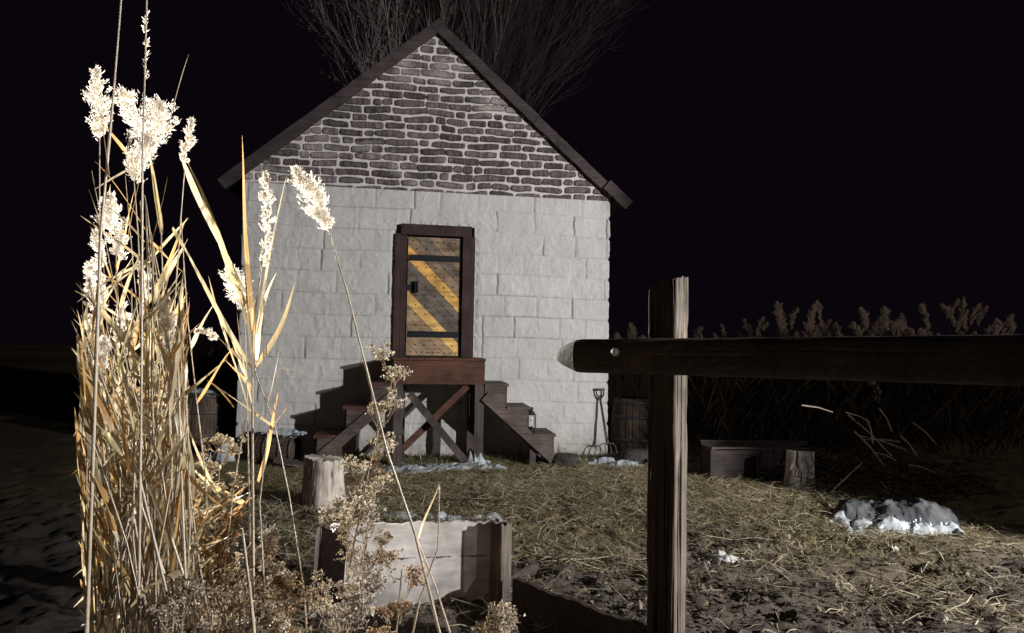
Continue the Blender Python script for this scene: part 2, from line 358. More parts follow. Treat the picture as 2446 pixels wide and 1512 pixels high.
# door: diagonal planks clipped to the leaf, straps, handle, studs
DL,DR,DB,DT=2.222,2.974,1.398,3.066
def clip(poly, f):
    out=[]
    for i,p in enumerate(poly):
        q=poly[(i+1)%len(poly)]; a,b_=f(p),f(q)
        if a>=0: out.append(p)
        if a*b_<0: u=a/(a-b_); out.append((p[0]+(q[0]-p[0])*u,p[1]+(q[1]-p[1])*u))
    return out
rect=[(DL,DB),(DR,DB),(DR,DT),(DL,DT)]; off=lambda p:(DT-p[1])-1.02*(p[0]-DL)
edges=[-.86,-.66,-.46,-.27,-.08,.11,.32,.46,.60,.747,.942,1.10,1.28,1.47,1.70]
cols={.11:(.88,.52,.15),.747:(.95,.62,.22)}; gry=[(.30,.215,.145),(.235,.175,.125),(.33,.24,.16),(.20,.165,.135)]
mb=MB()
for i in range(len(edges)-1):
    a,b_=edges[i]+.003,edges[i+1]-.003
    p=clip(clip(rect,lambda q:off(q)-a),lambda q:b_-off(q))
    if len(p)>2: mb.prism(p,.018+random.uniform(0,.004),.05,cols.get(edges[i],((.20,.172,.145) if .3<edges[i]<.7 else (.44,.32,.20) if edges[i]>.93 else gry[i%4])))
# grain follows the boards: material axis is turned with the door mesh
door=mb.build('door',M['doorw'],house)
mb=MB(); mb.box((DL-.01,.055,DB-.01),(DR+.01,.075,DT+.01),(.02,.02,.02)); mb.build('door_backing',M['iron'],door)
for v0,v1 in ((.250,.338),(1.325,1.412)):
    mb=MB(); mb.box((DL+.012 if v0<1 else DL+.02,.006,DT-v1),(DR+.012,.017,DT-v0),j=.002); mb.build('strap_hinge',M['iron'],door)
mb=MB(); mb.box((DL-.02,.004,DT-.755),(DL+.10,.0165,DT-.675)); mb.box((DL+.102,-.05,DT-.79),(DL+.15,.0,DT-.625)); mb.box((DL+.108,-.012,DT-.775),(DL+.142,.0165,DT-.735)); mb.box((DL+.108,-.012,DT-.68),(DL+.142,.0165,DT-.64)); mb.tube([(DL+.14,-.058,DT-.775),(DL+.14,-.058,DT-.64)],.009,8)
mb.build('handle',M['iron'],door)
sm=MB(); sm.lathe([(.0105,0),(.009,.006),(.004,.009)],8,M=Matrix.Rotation(R(90),4,'X')); smo=None
rows=[(.055,[.075+.084*i for i in range(8)]),(.165,[.125+.13*i for i in range(5)])]+[(v,[.125+.13*i for i in range(5)]) for v in (.425,.55,.69,.815,.95,1.08,1.24,1.51)]+[(1.62,[.06+.08*i for i in range(9)])]
for v,xsn in rows:
    for x in xsn:
        p=(DL+x+random.uniform(-.006,.006),.020,DT-v+random.uniform(-.006,.006)-.02*x)
        if smo is None: smo=sm.build('stud',M['iron'],door,True,p)
        else:
            c=smo.copy(); COL.objects.link(c); c.parent=door; c.location=p
# ------------------------------------------------------------------ porch with two flights of steps
porch=thing('wooden_porch','red brown timber porch with braced legs and steps down both sides','porch',(HX,HY,0),YAW)
PL,PR,PD=2.06,3.245,.76
def part(name,mat,fn,parent=porch,smooth=False):
    m_=MB(); fn(m_); return m_.build(name,M[mat],parent,smooth)
n=6
for i in range(n):
    a=PL-.01+(PR-PL+.02)*i/n; part('deck_board','porch',lambda m_:m_.box((a+.003,-PD-.03,1.352),(a+(PR-PL+.02)/n-.003,-.05,1.384),j=.002))
part('fascia','porch',lambda m_:m_.box((PL,-PD,1.045),(PR,-PD+.04,1.35),j=.003))
part('fascia','porch',lambda m_:m_.box((PL,-PD+.042,1.05),(PL+.04,-.05,1.35),j=.002)); part('fascia','porch',lambda m_:m_.box((PR-.04,-PD+.042,1.05),(PR,-.05,1.35),j=.002))
for a,d in ((PL+.015,PD-.01),(PR-.125,PD-.01),(PL+.05,.19),(PR-.16,.19)):
    part('leg','porchz',lambda m_:m_.box((a,-d,-.05),(a+.118,-d+.10,1.043 if d<.5 else 1.044),j=.004))
def plank(m_,p0,p1,wd,y0,y1,col=None):
    p0=Vector((p0[0],0,p0[1]));p1=Vector((p1[0],0,p1[1]));d=(p1-p0).normalized();nn=Vector((-d.z,0,d.x))*wd/2
    m_.prism([((p0+nn).x,(p0+nn).z),((p1+nn).x,(p1+nn).z),((p1-nn).x,(p1-nn).z),((p0-nn).x,(p0-nn).z)],y0,y1,col)
part('brace','porchz',lambda m_:plank(m_,(2.27,.93),(3.01,.05),.095,-PD-.045,-PD-.013))
part('brace','porch',lambda m_:plank(m_,(3.03,1.02),(2.20,.20),.085,-PD+.095,-PD+.125))
def stairs(sg):
    X=lambda s:(PR+s if sg>0 else PL-s)
    mt='stair' if sg>0 else 'porch'
    for k,(s1,z1) in enumerate(((.30,1.058),(.60,.755),(.945,.395))):
        s0=(0,.30,.60)[k]
        part('tread',mt,lambda m_:m_.box((min(X(s0+.002),X(s1+.02)),-PD-.01,z1-.035),(max(X(s0+.002),X(s1+.02)),-.12,z1),j=.004))
        zb=(.72,.36,.02)[k]+.0
        part('riser','porch',lambda m_:m_.box((min(X(s1-.025),X(s1)),-PD+.026,zb),(max(X(s1-.025),X(s1)),-.13,z1-.038)))
    prof=[(.004,1.022),(.272,1.022),(.272,.718),(.572,.718),(.572,.358),(.918,.358),(.94,.03),(.85,.03),(.004,.82)]
    for y0,y1 in ((-PD+.0,-PD+.024),(-.155,-.131)):
        pp=[(X(a),z) for a,z in prof]
        part('side_panel','stair',lambda m_:m_.prism(pp,y0,y1))
    for y0,y1 in ((-PD-.03,-PD-.002),(-.184,-.157)):
        part('stringer','stair',lambda m_:plank(m_,(X(.0),.895),(X(.93),.075),.135,y0,y1))
    part('leg','porchz',lambda m_:m_.box((min(X(.62),X(.70)),-PD+.03,-.03),(max(X(.62),X(.70)),-PD+.11,.33)))
stairs(1); stairs(-1)
# ------------------------------------------------------------------ things round the house
def barrel(label, loc, h, r, rz=0):
    t_=thing('barrel',label,'barrel',loc,rz)
    pr=lambda u:r*(.84+.16*math.sin(math.pi*u)**.8)
    m_=MB(); nst=22; ns=nst*4; V=[];Fc=[];K=18
    for i in range(K+1):
        u=i/K
        for k in range(ns):
            a=2*math.pi*k/ns; rad=pr(u)-(.009 if k%4==0 else 0)+.002*math.sin(k*1.7); V.append((rad*math.cos(a),rad*math.sin(a),u*h))
    for i in range(K):
        for k in range(ns): Fc.append((i*ns+k,i*ns+(k+1)%ns,(i+1)*ns+(k+1)%ns,(i+1)*ns+k))
    cr=random.Random(3); tone=[cr.uniform(.6,1.4) for _ in range(nst)]
    m_.add(V,Fc); m_.build('staves',M['barrel'],t_,False)
    m_=MB(); m_.lathe([(pr(1)-.005,h-.03),(.001,h-.028)],32); m_.build('lid',M['barrel'],t_)
    for u0,u1 in ((.02,.085),(.26,.32),(.66,.72),(.91,.975)):
        m_=MB(); m_.lathe([(pr(u0)+.001,u0*h),(pr(u0)+.006,u0*h+.001),(pr(u1)+.006,u1*h-.001),(pr(u1)+.001,u1*h)],40,cap=False); m_.build('hoop',M['hoop'],t_,True)
    return t_
def lumps(name,label,blobs,amp,mat,zbase=None,res=.016,seed=1,ridge=.5,cat='snow',group=None,fs=16,thr=.12,nz=1.1):
    x0=min(b[0]-b[2] for b in blobs)-.05;x1=max(b[0]+b[2] for b in blobs)+.05;y0=min(b[1]-b[3] for b in blobs)-.05;y1=max(b[1]+b[3] for b in blobs)+.05
    xs=np.arange(x0,x1,res);ys=np.arange(y0,y1,res);Xg,Yg=np.meshgrid(xs,ys); f=np.zeros_like(Xg)
    for bx,by,rx,ry in blobs: f=np.maximum(f,1-((Xg-bx)/rx)**2-((Yg-by)/ry)**2)
    f=f+fbm(Xg*5,Yg*5,seed,4)*nz; ok=f>thr
    rg=1-np.abs(fbm(Xg*fs*.7+fbm(Xg*4,Yg*4,seed)*3,Yg*fs*.5,seed+5,2))*4
    hgt=np.sqrt(np.clip(f-thr,0,2))*amp*(1-ridge+ridge*np.clip(rg,0,1.2))+np.clip(fbm(Xg*30,Yg*30,seed+8,2),0,1)*amp*.18*(f>thr+.1)
    base=gz(Xg,Yg) if zbase is None else np.full_like(Xg,zbase)
    V=np.stack([Xg+fbm(Xg*12,Yg*12,seed+2)*.03,Yg+fbm(Xg*12,Yg*12,seed+4)*.03,base+hgt-.004],-1)
    keep=ok[:-1,:-1]|ok[1:,1:]|ok[:-1,1:]|ok[1:,:-1]
    o=grid_obj(name,V,len(xs),len(ys),M[mat],None,keep,None,True); return tag(o,label,cat,group)
bl=(-4.30,9.62); br_=(1.86,10.15)
barrel('tall stave barrel with white snow on its lid, left of the house',(bl[0],bl[1],gzs(*bl)-.02),.87,.36)
lumps('snow_heap','white snow lying on the lid of the left barrel',[(bl[0],bl[1],.27,.27)],.09,'snow',bl and gzs(*bl)+.825,res=.012,seed=4,ridge=.25,thr=.0)
barrel('dim stave barrel standing past the right corner of the house',(br_[0],br_[1],gzs(*br_)-.02),.84,.36,.4)
# keg on its side, snow on it
kp=hw(.62,.42,0); keg=barrel('small keg lying on its side under snow, left of the porch',(0,0,0),.52,.2)
keg.rotation_euler=(0,R(90),YAW-.25); keg.location=(kp.x-.28,kp.y+.03,gzs(kp.x,kp.y)+.185)
lumps('snow_heap','white snow heaped over the keg lying beside the porch',[(kp.x+.10,kp.y+.02,.17,.11),(kp.x-.06,kp.y,.08,.1)],.11,'snow',gzs(kp.x,kp.y)+.355,res=.012,seed=14,ridge=.2,thr=.0)
pb=hw(.05,.1,0)
lumps('snow_heap','small white snow heap at the left foot of the house wall',[(pb.x-.10,pb.y-.12,.15,.13)],.34,'snow',res=.014,seed=21,ridge=.2)
pb=gpt(600,1085); lumps('snow_patch','flat white snow patch between the left barrel and the keg',[(pb.x,pb.y,.45,.22),(pb.x-.6,pb.y+.0,.4,.2),(pb.x+.3,pb.y-.1,.22,.14)],.07,'snow',seed=23,ridge=.3)
q=[gpt(*p) for p in ((790,1110),(850,1118),(920,1122),(985,1120),(1040,1118),(1090,1115),(1140,1112))]
lumps('snow_patch','long ragged white snow strip in front of the porch legs',[(p.x,p.y-.05,.28,.26) for p in q],.075,'snow',seed=31,ridge=.7,thr=.3)
p=gpt(1130,1108); lumps('snow_heap','pointed white clump against the right front porch leg',[(p.x-.02,p.y,.10,.09),(p.x+.06,p.y-.05,.12,.08)],.22,'snow',seed=36,ridge=.6,res=.011)
p=gpt(1187,1117); lumps('snow_patch','small white scrap right of the long snow strip',[(p.x,p.y,.13,.09)],.06,'snow',seed=38,ridge=.4)
p=gpt(1455,1104); p2=gpt(1490,1112); lumps('snow_patch','crumpled white heap at the foot of the pitchfork',[(p.x-.05,p.y,.20,.16),(p2.x,p2.y,.20,.12)],.10,'snow',seed=41,ridge=.8,res=.012)
p=gpt(705,1112); lumps('snow_patch','small snow patch beside the loose board under the left steps',[(p.x,p.y,.22,.14)],.05,'snow',seed=45,ridge=.3)
p=gpt(960,1232); lumps('snow_patch','thin pale snow patch on the grass behind the grey plank',[(p.x,p.y,.16,.10),(p.x+.35,p.y+.0,.2,.08),(p.x+.75,p.y+.03,.22,.06)],.035,'snow',seed=47,ridge=.4)
p=gpt(1740,1330); lumps('paper_scrap','flat white scrap lying on the bare soil right of the fence post',[(p.x,p.y,.13,.07)],.045,'scrap',seed=49,ridge=.5,res=.01,cat='scrap')
def rock(name,label,c,r,seed,mat='stone',cat='rock',flat=1.,rz=0):
    m_=MB(); V=[];Fc=[];a,b_=28,16
    for i in range(b_+1):
        th=math.pi*i/b_
        for k in range(a):
            ph=2*math.pi*k/a; d=Vector((math.sin(th)*math.cos(ph),math.sin(th)*math.sin(ph),math.cos(th)))
            q=Vector([math.copysign(abs(x)**.6,x) for x in d]); f=1+.35*float(fbm(d.x*1.7+d.z+seed,d.y*1.7-d.z,seed,3)); q=Vector((q.x*r[0]*f,q.y*r[1]*f,q.z*r[2]*f)); V.append(q)
    for i in range(b_):
        for k in range(a): Fc.append((i*a+k,(i+1)*a+k,(i+1)*a+(k+1)%a,i*a+(k+1)%a))
    m_.add(V,Fc); o=m_.build(name,M[mat],None,True,(c[0],c[1],gzs(c[0],c[1])+r[2]*.75)); o.rotation_euler.z=rz; return tag(o,label,cat)
p=gpt(1353,1112); rock('stone_step','dark rough stone block at the foot of the right steps',(p.x,p.y+.1),(.17,.12,.085),3,cat='stone',rz=-.35)
p=gpt(1530,1110); rock('rock','low dark rock beside the white heap, near the right barrel',(p.x,p.y+.1),(.23,.16,.11),5)
# loose board under left steps
p=hw(.95,.78,.0); m_=MB(); m_.box((-.32,-.07,0),(.3,.07,.03),j=.004); o=m_.build('loose_board',M['stair'],None,False,(p.x,p.y,gzs(p.x,p.y)+.035)); o.rotation_euler=(.12,R(11),.12); tag(o,'loose dark board lying beside the left porch steps','board')
# lantern on the lowest tread
lp=hw(3.245+.66,.55,.397); lan=thing('lantern','black wire lantern with clear glass on the lowest right step','lantern',lp,YAW+.3)
part('base','iron',lambda m_:m_.lathe([(.062,0),(.064,.03),(.05,.05),(.036,.058),(.034,.075)],20),lan,True)
part('glass_chimney','glass',lambda m_:m_.lathe([(.034,.078),(.05,.12),(.05,.17),(.034,.225)],20,cap=False),lan,True)
part('cap','iron',lambda m_:m_.lathe([(.036,.228),(.052,.236),(.05,.262),(.03,.285),(.028,.31),(.04,.318),(.02,.335)],20),lan,True)
for sg in (-1,1): part('side_tube','iron',lambda m_:m_.tube([(sg*.058,0,.02),(sg*.07,0,.06),(sg*.07,0,.22),(sg*.05,0,.262)],.009,8),lan,True)
part('wire_handle','iron',lambda m_:m_.tube([(.07*math.cos(a),.01+.03*math.sin(a),.26-.11*math.sin(a)) for a in np.linspace(0,math.pi,14)],.0025,6),lan,True)
# pitchfork against the wall
pf=thing('pitchfork','short D-handled pitchfork leaning on the pale wall by its right corner','pitchfork',(HX,HY,0),YAW)
ft,fb=Vector((5.03,-.055,.80)),Vector((5.085,-.235,.20)); 
part('shaft','stair',lambda m_:m_.tube([ft,ft.lerp(fb,.5),fb],[.017,.018,.02],10),pf,True)
part('grip','stair',lambda m_:(m_.tube([ft,ft+Vector((-.055,.005,.07)),ft+Vector((-.062,.008,.135))],[.016,.013,.012],8),m_.tube([ft,ft+Vector((.05,.005,.07)),ft+Vector((.052,.008,.135))],[.016,.013,.012],8),m_.tube([ft+Vector((-.072,.008,.142)),ft+Vector((.062,.008,.142))],.017,10)),pf,True)
def tines(m_):
    m_.tube([fb+Vector((0,.01,.04)),fb+Vector((.005,-.01,-.02))],[.022,.012],8)
    for dx in (-.115,-.04,.04,.115):
        m_.tube([fb+Vector((.003,-.01,-.01)),fb+Vector((dx*.7,-.012,-.012)),fb+Vector((dx,-.025,-.05)),fb+Vector((dx*1.02,-.07,-.13)),fb+Vector((dx*1.05,-.11,-.20))],[.010,.009,.008,.007,.004],6)
part('tines','steel',tines,pf,True)
# stumps
def stump(label, c, r, h, seed, tilt=(0,0), rt=.92):
    a,b_=96,22; m_=MB(); V=[];Fc=[]
    for i in range(b_+1):
        u=i/b_
        for k in range(a):
            ph=2*math.pi*k/a; g=float(np.abs(noise2(ph*5.1+.3*math.sin(u*4),u*1.2,seed)-.5)); lob=.10*math.sin(2*ph+seed)+.05*math.sin(3*ph+seed*2)
            cr=max(0,.10-g)*1.2; rad=r*(1+lob)*(1.10-(1.10-rt)*min(1,u*1.4))-cr*.35*(.5+.5*math.sin(ph*3+seed)); rad*=1+.05*float(fbm(ph*4,u*4,seed+2))
            V.append((rad*math.cos(ph),rad*math.sin(ph),u*h*(1+.03*math.cos(ph+seed))))
    for i in range(b_):
        for k in range(a): Fc.append((i*a+k,i*a+(k+1)%a,(i+1)*a+(k+1)%a,(i+1)*a+k))
    n0=len(V)
    for q in (.97,.6,.25):
        for k in range(a):
            x,y,z=V[b_*a+k]; V.append((x*q,y*q,h*1.0+(z-h)*q+.006+.006*math.sin(k*.9)*q))
    for i in range(3):
        for k in range(a):
            s0=(b_*a if i==0 else n0+(i-1)*a); s1=n0+i*a; Fc.append((s0+k,s0+(k+1)%a,s1+(k+1)%a,s1+k))
    Fc.append(tuple(n0+2*a+k for k in range(a)))
    m_.add(V,Fc); o=m_.build('tree_stump',M['stump'],None,False,(c[0],c[1],gzs(c[0],c[1])-.02)); o.rotation_euler=(tilt[0],tilt[1],0); return tag(o,label,'stump')
p=gpt(762,1218); stump('cracked grey stump standing on the grass left of the snow strip',(p.x,p.y+.15),.205,.475,3,(.0,-.02))
p=gpt(1920,1168); stump('small pale stump at the end of the dark trough, right of fence post',(p.x,p.y+.13),.145,.43,8,(.02,.02),.95)
# trough behind the right stump
tp=thing('wooden_trough','long low dark plank trough in the shade behind the small stump','trough',(3.10,8.50,0),.06)
part('side_board','verge',lambda m_:m_.box((-.66,-.20,0),(.72,-.17,.345),j=.014),tp); part('side_board','verge',lambda m_:m_.box((-.66,.20,0),(.72,.23,.37),j=.014),tp)
part('rim','stair',lambda m_:m_.box((-.67,-.212,.362),(.73,-.160,.378),j=.004),tp); part('rim','stair',lambda m_:m_.box((-.67,.19,.388),(.73,.24,.404),j=.004),tp)
for s in (-.66,.69): part('end_board','verge',lambda m_:m_.box((s,-.168,.005),(s+.03,.198,.35),j=.003),tp)
part('post','verge',lambda m_:m_.box((-.70,-.245,-.02),(-.64,-.203,.36),j=.004),tp); part('bottom_board','verge',lambda m_:m_.box((-.628,-.165,.04),(.688,.195,.07)),tp)
# sack on the right
def sack(label,c,r,seed):
    a,b_=120,70; ph,th=np.meshgrid(np.linspace(0,2*np.pi,a),np.linspace(0.001,np.pi*.56,b_))
    x=np.sin(th)*np.cos(ph);y=np.sin(th)*np.sin(ph);z=np.cos(th)
    f=1+.5*fbm(x*1.8+4,y*1.8+z*1.3,seed,3)-.55*np.abs(fbm(x*2.6+z*2,y*3.4-z*2,seed+3,2))-.30*np.abs(fbm(x*6+z*5,y*6-z*4,seed+5,2))
    V=np.stack([x*r[0]*f,y*r[1]*f,(z+.05)*r[2]*f],-1); o=grid_obj('plastic_sack',V,a,b_,M['sack'],None,None,None,True,True)
    o.location=(c[0],c[1],gzs(c[0],c[1])); return tag(o,label,'sack')
p=gpt(2150,1262); lumps('plastic_sack','shiny dark crumpled plastic sack on the soil at the right edge',[(p.x-.02,p.y+.28,.40,.30),(p.x+.34,p.y+.26,.34,.28),(p.x-.22,p.y+.30,.26,.22)],.25,'sack',seed=56,ridge=.30,res=.010,cat='sack',fs=3.4,nz=.35)
p=gpt(2150,1265); lumps('plastic_sheet','torn white plastic strip along the front of the dark sack',[(p.x-.36,p.y+.24,.12,.14),(p.x-.24,p.y+.12,.15,.08),(p.x-.02,p.y+.0,.20,.06),(p.x+.26,p.y-.04,.24,.08)],.12,'snow',seed=57,ridge=.45,res=.009,cat='plastic sheet',fs=12)
# ------------------------------------------------------------------ planter of planks in the foreground
def rough_bar(m_, p0, p1, sx, sy, ang, seed, groove=.012, seg=60, per=64, topf=None, taper=None, rnd=8, shade_front=False):
    """square-ish hewn bar between two points, cross-section turned by ang, with drying cracks"""
    p0=Vector(p0);p1=Vector(p1); ax_=(p1-p0).normalized(); ref=Vector((math.cos(ang),math.sin(ang),0)) if abs(ax_.z)>.7 else Vector((0,0,1))
    e1=(ref-ax_*ref.dot(ax_)).normalized(); e2=ax_.cross(e1); L=(p1-p0).length; V=[];Fc=[]
    ug,kg=np.meshgrid(np.arange(seg+1)/seg,np.arange(per),indexing='ij'); tt=2*np.pi*kg/per; cc_,ss_=np.cos(tt),np.sin(tt)
    qq=(np.abs(cc_)**rnd+np.abs(ss_)**rnd)**(-1/rnd); gr=np.maximum(0,.30-noise2(kg*.55+.25*np.sin(ug*6),ug*L*1.6,seed))*3.2
    rd_=qq*(1+.07*fbm(kg*.23,ug*L*7,seed+3,3))-gr*groove/max(sx,sy)
    for i in range(seg+1):
        u=i/seg; f=taper(u) if taper else 1
        for k in range(per):
            c,s,rad=float(cc_[i,k]),float(ss_[i,k]),float(rd_[i,k]); pt=p0+ax_*(u*L)+e1*(c*rad*sx*f)+e2*(s*rad*sy*f)
            if topf and u>.5: pt+=ax_*(topf(c*rad,s*rad)*max(0,(u-.5)*2)**8)
            V.append(pt)
    for i in range(seg):
        for k in range(per): Fc.append((i*per+k,i*per+(k+1)%per,(i+1)*per+(k+1)%per,(i+1)*per+k))
    n0=len(V); colr=[((.34,.30,.28) if shade_front and (v.x-p0.x)*.656+(v.y-p0.y)*.755<-.058 else (1,1,1)) for v in V]+[(1,1,1)]*2; V.append(sum((V[k] for k in range(per)),Vector())/per); V.append(sum((V[seg*per+k] for k in range(per)),Vector())/per)  # camera-side face of the post tinted darker in place of shade
    for k in range(per): Fc.append((n0,(k+1)%per,k)); Fc.append((n0+1,seg*per+k,seg*per+(k+1)%per))
    m_.add(V,Fc); m_.c[-len(V):]=colr
plb=thing('plank_planter','grey plank bed with short posts in the foreground behind the dry weeds','planter',(0,0,0))
r0,r1=at(1196,1300,4.2),at(785,1300,4.02)
bd=(Vector((r1.x,r1.y,0))-Vector((r0.x,r0.y,0))).normalized(); bn=Vector((bd.y,-bd.x,0)); 
if bn.y<0: bn=-bn
def board_uv(m_,a,b_,z0,z1,th,fw):
    V=[];Fc=[];n_=40
    for i in range(n_+1):
        q=a.lerp(b_,i/n_); wz=.006*math.sin(i*.7)+.004*math.sin(i*2.3)
        for o,z in ((0,z0),(0,z1+wz),(th,z1+wz),(th,z0)): V.append((q.x+fw.x*o,q.y+fw.y*o,z))
    for i in range(n_):
        for j in range(4): Fc.append((i*4+j,(i+1)*4+j,(i+1)*4+(j+1)%4,i*4+(j+1)%4))
    Fc+=[(0,1,2,3),(n_*4+3,n_*4+2,n_*4+1,n_*4)]; m_.add(V,Fc)
a0=Vector((r0.x,r0.y,0))+bn*.07-bd*.03; a1=Vector((r1.x,r1.y,0))+bn*.07
part('back_board','board',lambda m_:board_uv(m_,a0,a1,.285,.49,.03,bn),plb); part('back_board','board',lambda m_:board_uv(m_,a0,a1,-.02,.278,.03,bn),plb)
part('gap_light_stop','rail',lambda m_:board_uv(m_,a0+bn*.034,a1+bn*.034,.24,.33,.02,bn),plb)  # added behind the board gap to stop floodlight shining through
part('corner_post','fence',lambda m_:rough_bar(m_,(r0.x,r0.y,-.05),(r0.x,r0.y,.498),.052,.052,R(45)+.1,4,.006,30,48,lambda c,s:.012*math.sin(7*c+5*s)),plb)
part('corner_post','verge',lambda m_:rough_bar(m_,(r1.x-.0,r1.y-.02,-.05),(r1.x+.02,r1.y,.485),.078,.07,R(30),9,.008,30,48,lambda c,s:.02*math.sin(5*c)-.02*s),plb)  # left post takes the dark board wood to stand in for its shade
s0=Vector((r0.x+.075,r0.y-.12,0)); s1=s0+Vector((.70,-.72,0))*1.7
part('side_board','rail',lambda m_:board_uv(m_,s0,s1,-.02,.20,.035,Vector((.7,.7,0))),plb)
# ------------------------------------------------------------------ rail fence in front
fen=thing('rail_fence','dark weathered post with a hewn horizontal rail bolted across it','fence',(0,0,0))
FP=at(1596,818,3.35); FP.z=0
part('post','fencet',lambda m_:rough_bar(m_,(FP.x,FP.y,-.1),(FP.x+.0,FP.y,1.925),.0735,.0735,R(49),13,.022,170,120,lambda c,s:.012-.055*max(0,-s*-.7-c*.0-.0)*(1 if s>0 else 0)*1.3-.02*max(0,-c)+.004*math.sin(9*c+6*s),rnd=14,shade_front=True),fen)
rd=Vector((.72,-.69,.018)).normalized(); RQ=Vector((FP.x-.70*.135,FP.y-.70*.135,1.545)); 
tipf=lambda u:1 if u>.055 else (.34+.66*(u/.055)**.8)
part('rail','rail',lambda m_:rough_bar(m_,RQ-rd*.585,RQ+rd*2.1,.086,.062,0,17,.009,130,72,None,tipf,3.2),fen)
bp=at(1522,840,3.30); k=((RQ-bp).dot(Vector((.69,.72,0)))); 
FP2=RQ+rd*1.98+Vector((.70,.70,0))*.135
part('post','fencet',lambda m_:rough_bar(m_,(FP2.x,FP2.y,-.1),(FP2.x,FP2.y,1.88),.073,.073,R(49),23,.02,60,90,lambda c,s:.01*math.sin(6*c),rnd=14,shade_front=True),fen)
part('bolt','scrap',lambda m_:m_.lathe([(.020,-.02),(.020,.016),(.016,.024),(.006,.028)],12,M=Matrix.Translation(RQ-rd*.165+Vector((-.69,-.72,0))*.066+Vector((0,0,.02)))@Vector((-.69,-.72,0)).to_track_quat('Z','Y').to_matrix().to_4x4()),fen,True)
# ------------------------------------------------------------------ grass and straw lying on the ground
def blades(name, n, xr, yr, lmin, lmax, wd, cols, seed, dens, flat=.35, mat='hay', lift=.012):
    r=np.random.default_rng(seed); x=r.uniform(*xr,n*3); y=r.uniform(*yr,n*3); k=r.random(n*3)<dens(x,y); x=x[k][:n]; y=y[k][:n]; n=len(x)
    z=gz(x,y)+r.uniform(0,lift,n); az=r.uniform(0,2*np.pi,n); el=np.abs(r.normal(0,flat,n)); L=r.uniform(lmin,lmax,n)*r.uniform(.6,1.2,n)
    d=np.stack([np.cos(az)*np.cos(el),np.sin(az)*np.cos(el),np.sin(el)],-1); s=np.stack([-np.sin(az),np.cos(az),r.uniform(-.6,.6,n)],-1)*(wd*r.uniform(.6,1.5,n))[:,None]
    p=np.stack([x,y,z],-1); bend=np.stack([-np.sin(az),np.cos(az),0*az],-1)*(r.normal(0,.16,n)*L)[:,None]; bend[:,2]+=L*r.uniform(-.02,.08,n)
    m_=p+d*(L*.5)[:,None]+bend; e=p+d*L[:,None]; e[:,2]-=L*.12*(el>.3)
    V=np.stack([p-s,p+s,m_+s*.9,m_-s*.9,e+s*.35,e-s*.35],1).reshape(-1,3); i=np.arange(n)*6
    Fc=np.concatenate([np.stack([i,i+1,i+2,i+3],-1),np.stack([i+3,i+2,i+4,i+5],-1)])
    c=np.array(cols)[r.integers(0,len(cols),n)]*r.uniform(.65,1.25,n)[:,None]; c=np.repeat(c,6,0)
    return raw_obj(name,V,Fc,M[mat],None,c)
gmask=lambda x,y: np.clip(1.15/(1+np.exp(-(y-6.0+x*.15+fbm(x*.8,y*.8,9)*4)*2.0)),0.03,1)*np.clip(.55+2.6*fbm(x*1.9,y*2.3,19,4),.10,1)
inhouse=lambda x,y: (np.asarray(x)/np.asarray(y)>-.60)&( ((np.asarray(y)-HY)-(np.asarray(x)-HX)*math.tan(YAW)<.03)|(x<HX-.1)|(x>1.6))
tag(blades('grass',52000,(-5.2,4.6),(4.6,10.6),.05,.12,.0022,[(.30,.30,.14),(.40,.37,.20),(.48,.43,.25),(.22,.22,.10),(.60,.52,.33),(.66,.58,.38)],3,lambda x,y:gmask(x,y)*inhouse(x,y),.40),kind='stuff')
mud=lambda x,y: 1-.72/(1+np.exp(-(x-.55+fbm(x,y,91,3)*2)*5))/(1+np.exp((y-5.9+x*.10+fbm(x*1.2,y*1.2,92,3)*2.5)*4))
smask=lambda x,y: (x/y>-.56)*mud(x,y)*np.clip(.22+2.9*fbm(x*1.5,y*1.9,29,4)+.35*np.exp(-((x+.2)/2.4)**2-((y-6.2)/1.6)**2),.05,1)
tag(blades('straw_litter',22000,(-3.0,4.4),(3.2,9.0),.06,.30,.0028,[(.74,.64,.44),(.60,.51,.34),(.80,.72,.54),(.46,.38,.24)],5,smask,.22,lift=.02),kind='stuff')
tag(blades('leaf_litter',20000,(-2.5,4.2),(3.0,7.4),.015,.06,.009,[(.28,.23,.17),(.16,.13,.10),(.42,.35,.26),(.10,.08,.07)],6,(lambda x,y:(x/y>-.56)*np.clip(.35+1.5*fbm(x*2,y*2,95,3),.08,1)),.45,lift=.01),kind='stuff')
tag(blades('grass_tuft_mat',7000,(-5.0,2.2),(8.3,10.2),.06,.13,.0024,[(.15,.17,.06),(.22,.21,.09),(.11,.12,.05)],8,lambda x,y:np.clip((y-(HY-.75+(x-HX)*.167))*1.6,0,1)*inhouse(x,y)*(x>-3.4),.75),kind='stuff')
def stalk(a,b_,w_,label,bow=.008):
    p,q=gpt(*a),gpt(*b_); P=[]; 
    for i in range(9):
        u=i/8; t_=p.lerp(q,u); t_.z=gzs(t_.x,t_.y)+.012+bow*math.sin(math.pi*u); t_.x+=.006*math.sin(u*13+a[0]); t_.y+=.012*math.sin(u*7+a[1]); P.append(t_)
    m_=MB(); m_.tube(P,[w_*.72*(1-.5*i/8) for i in range(9)],6); tag(m_.build('straw_stalk',M['stem'],None,True),label,'straw','long straw stalks on the soil')
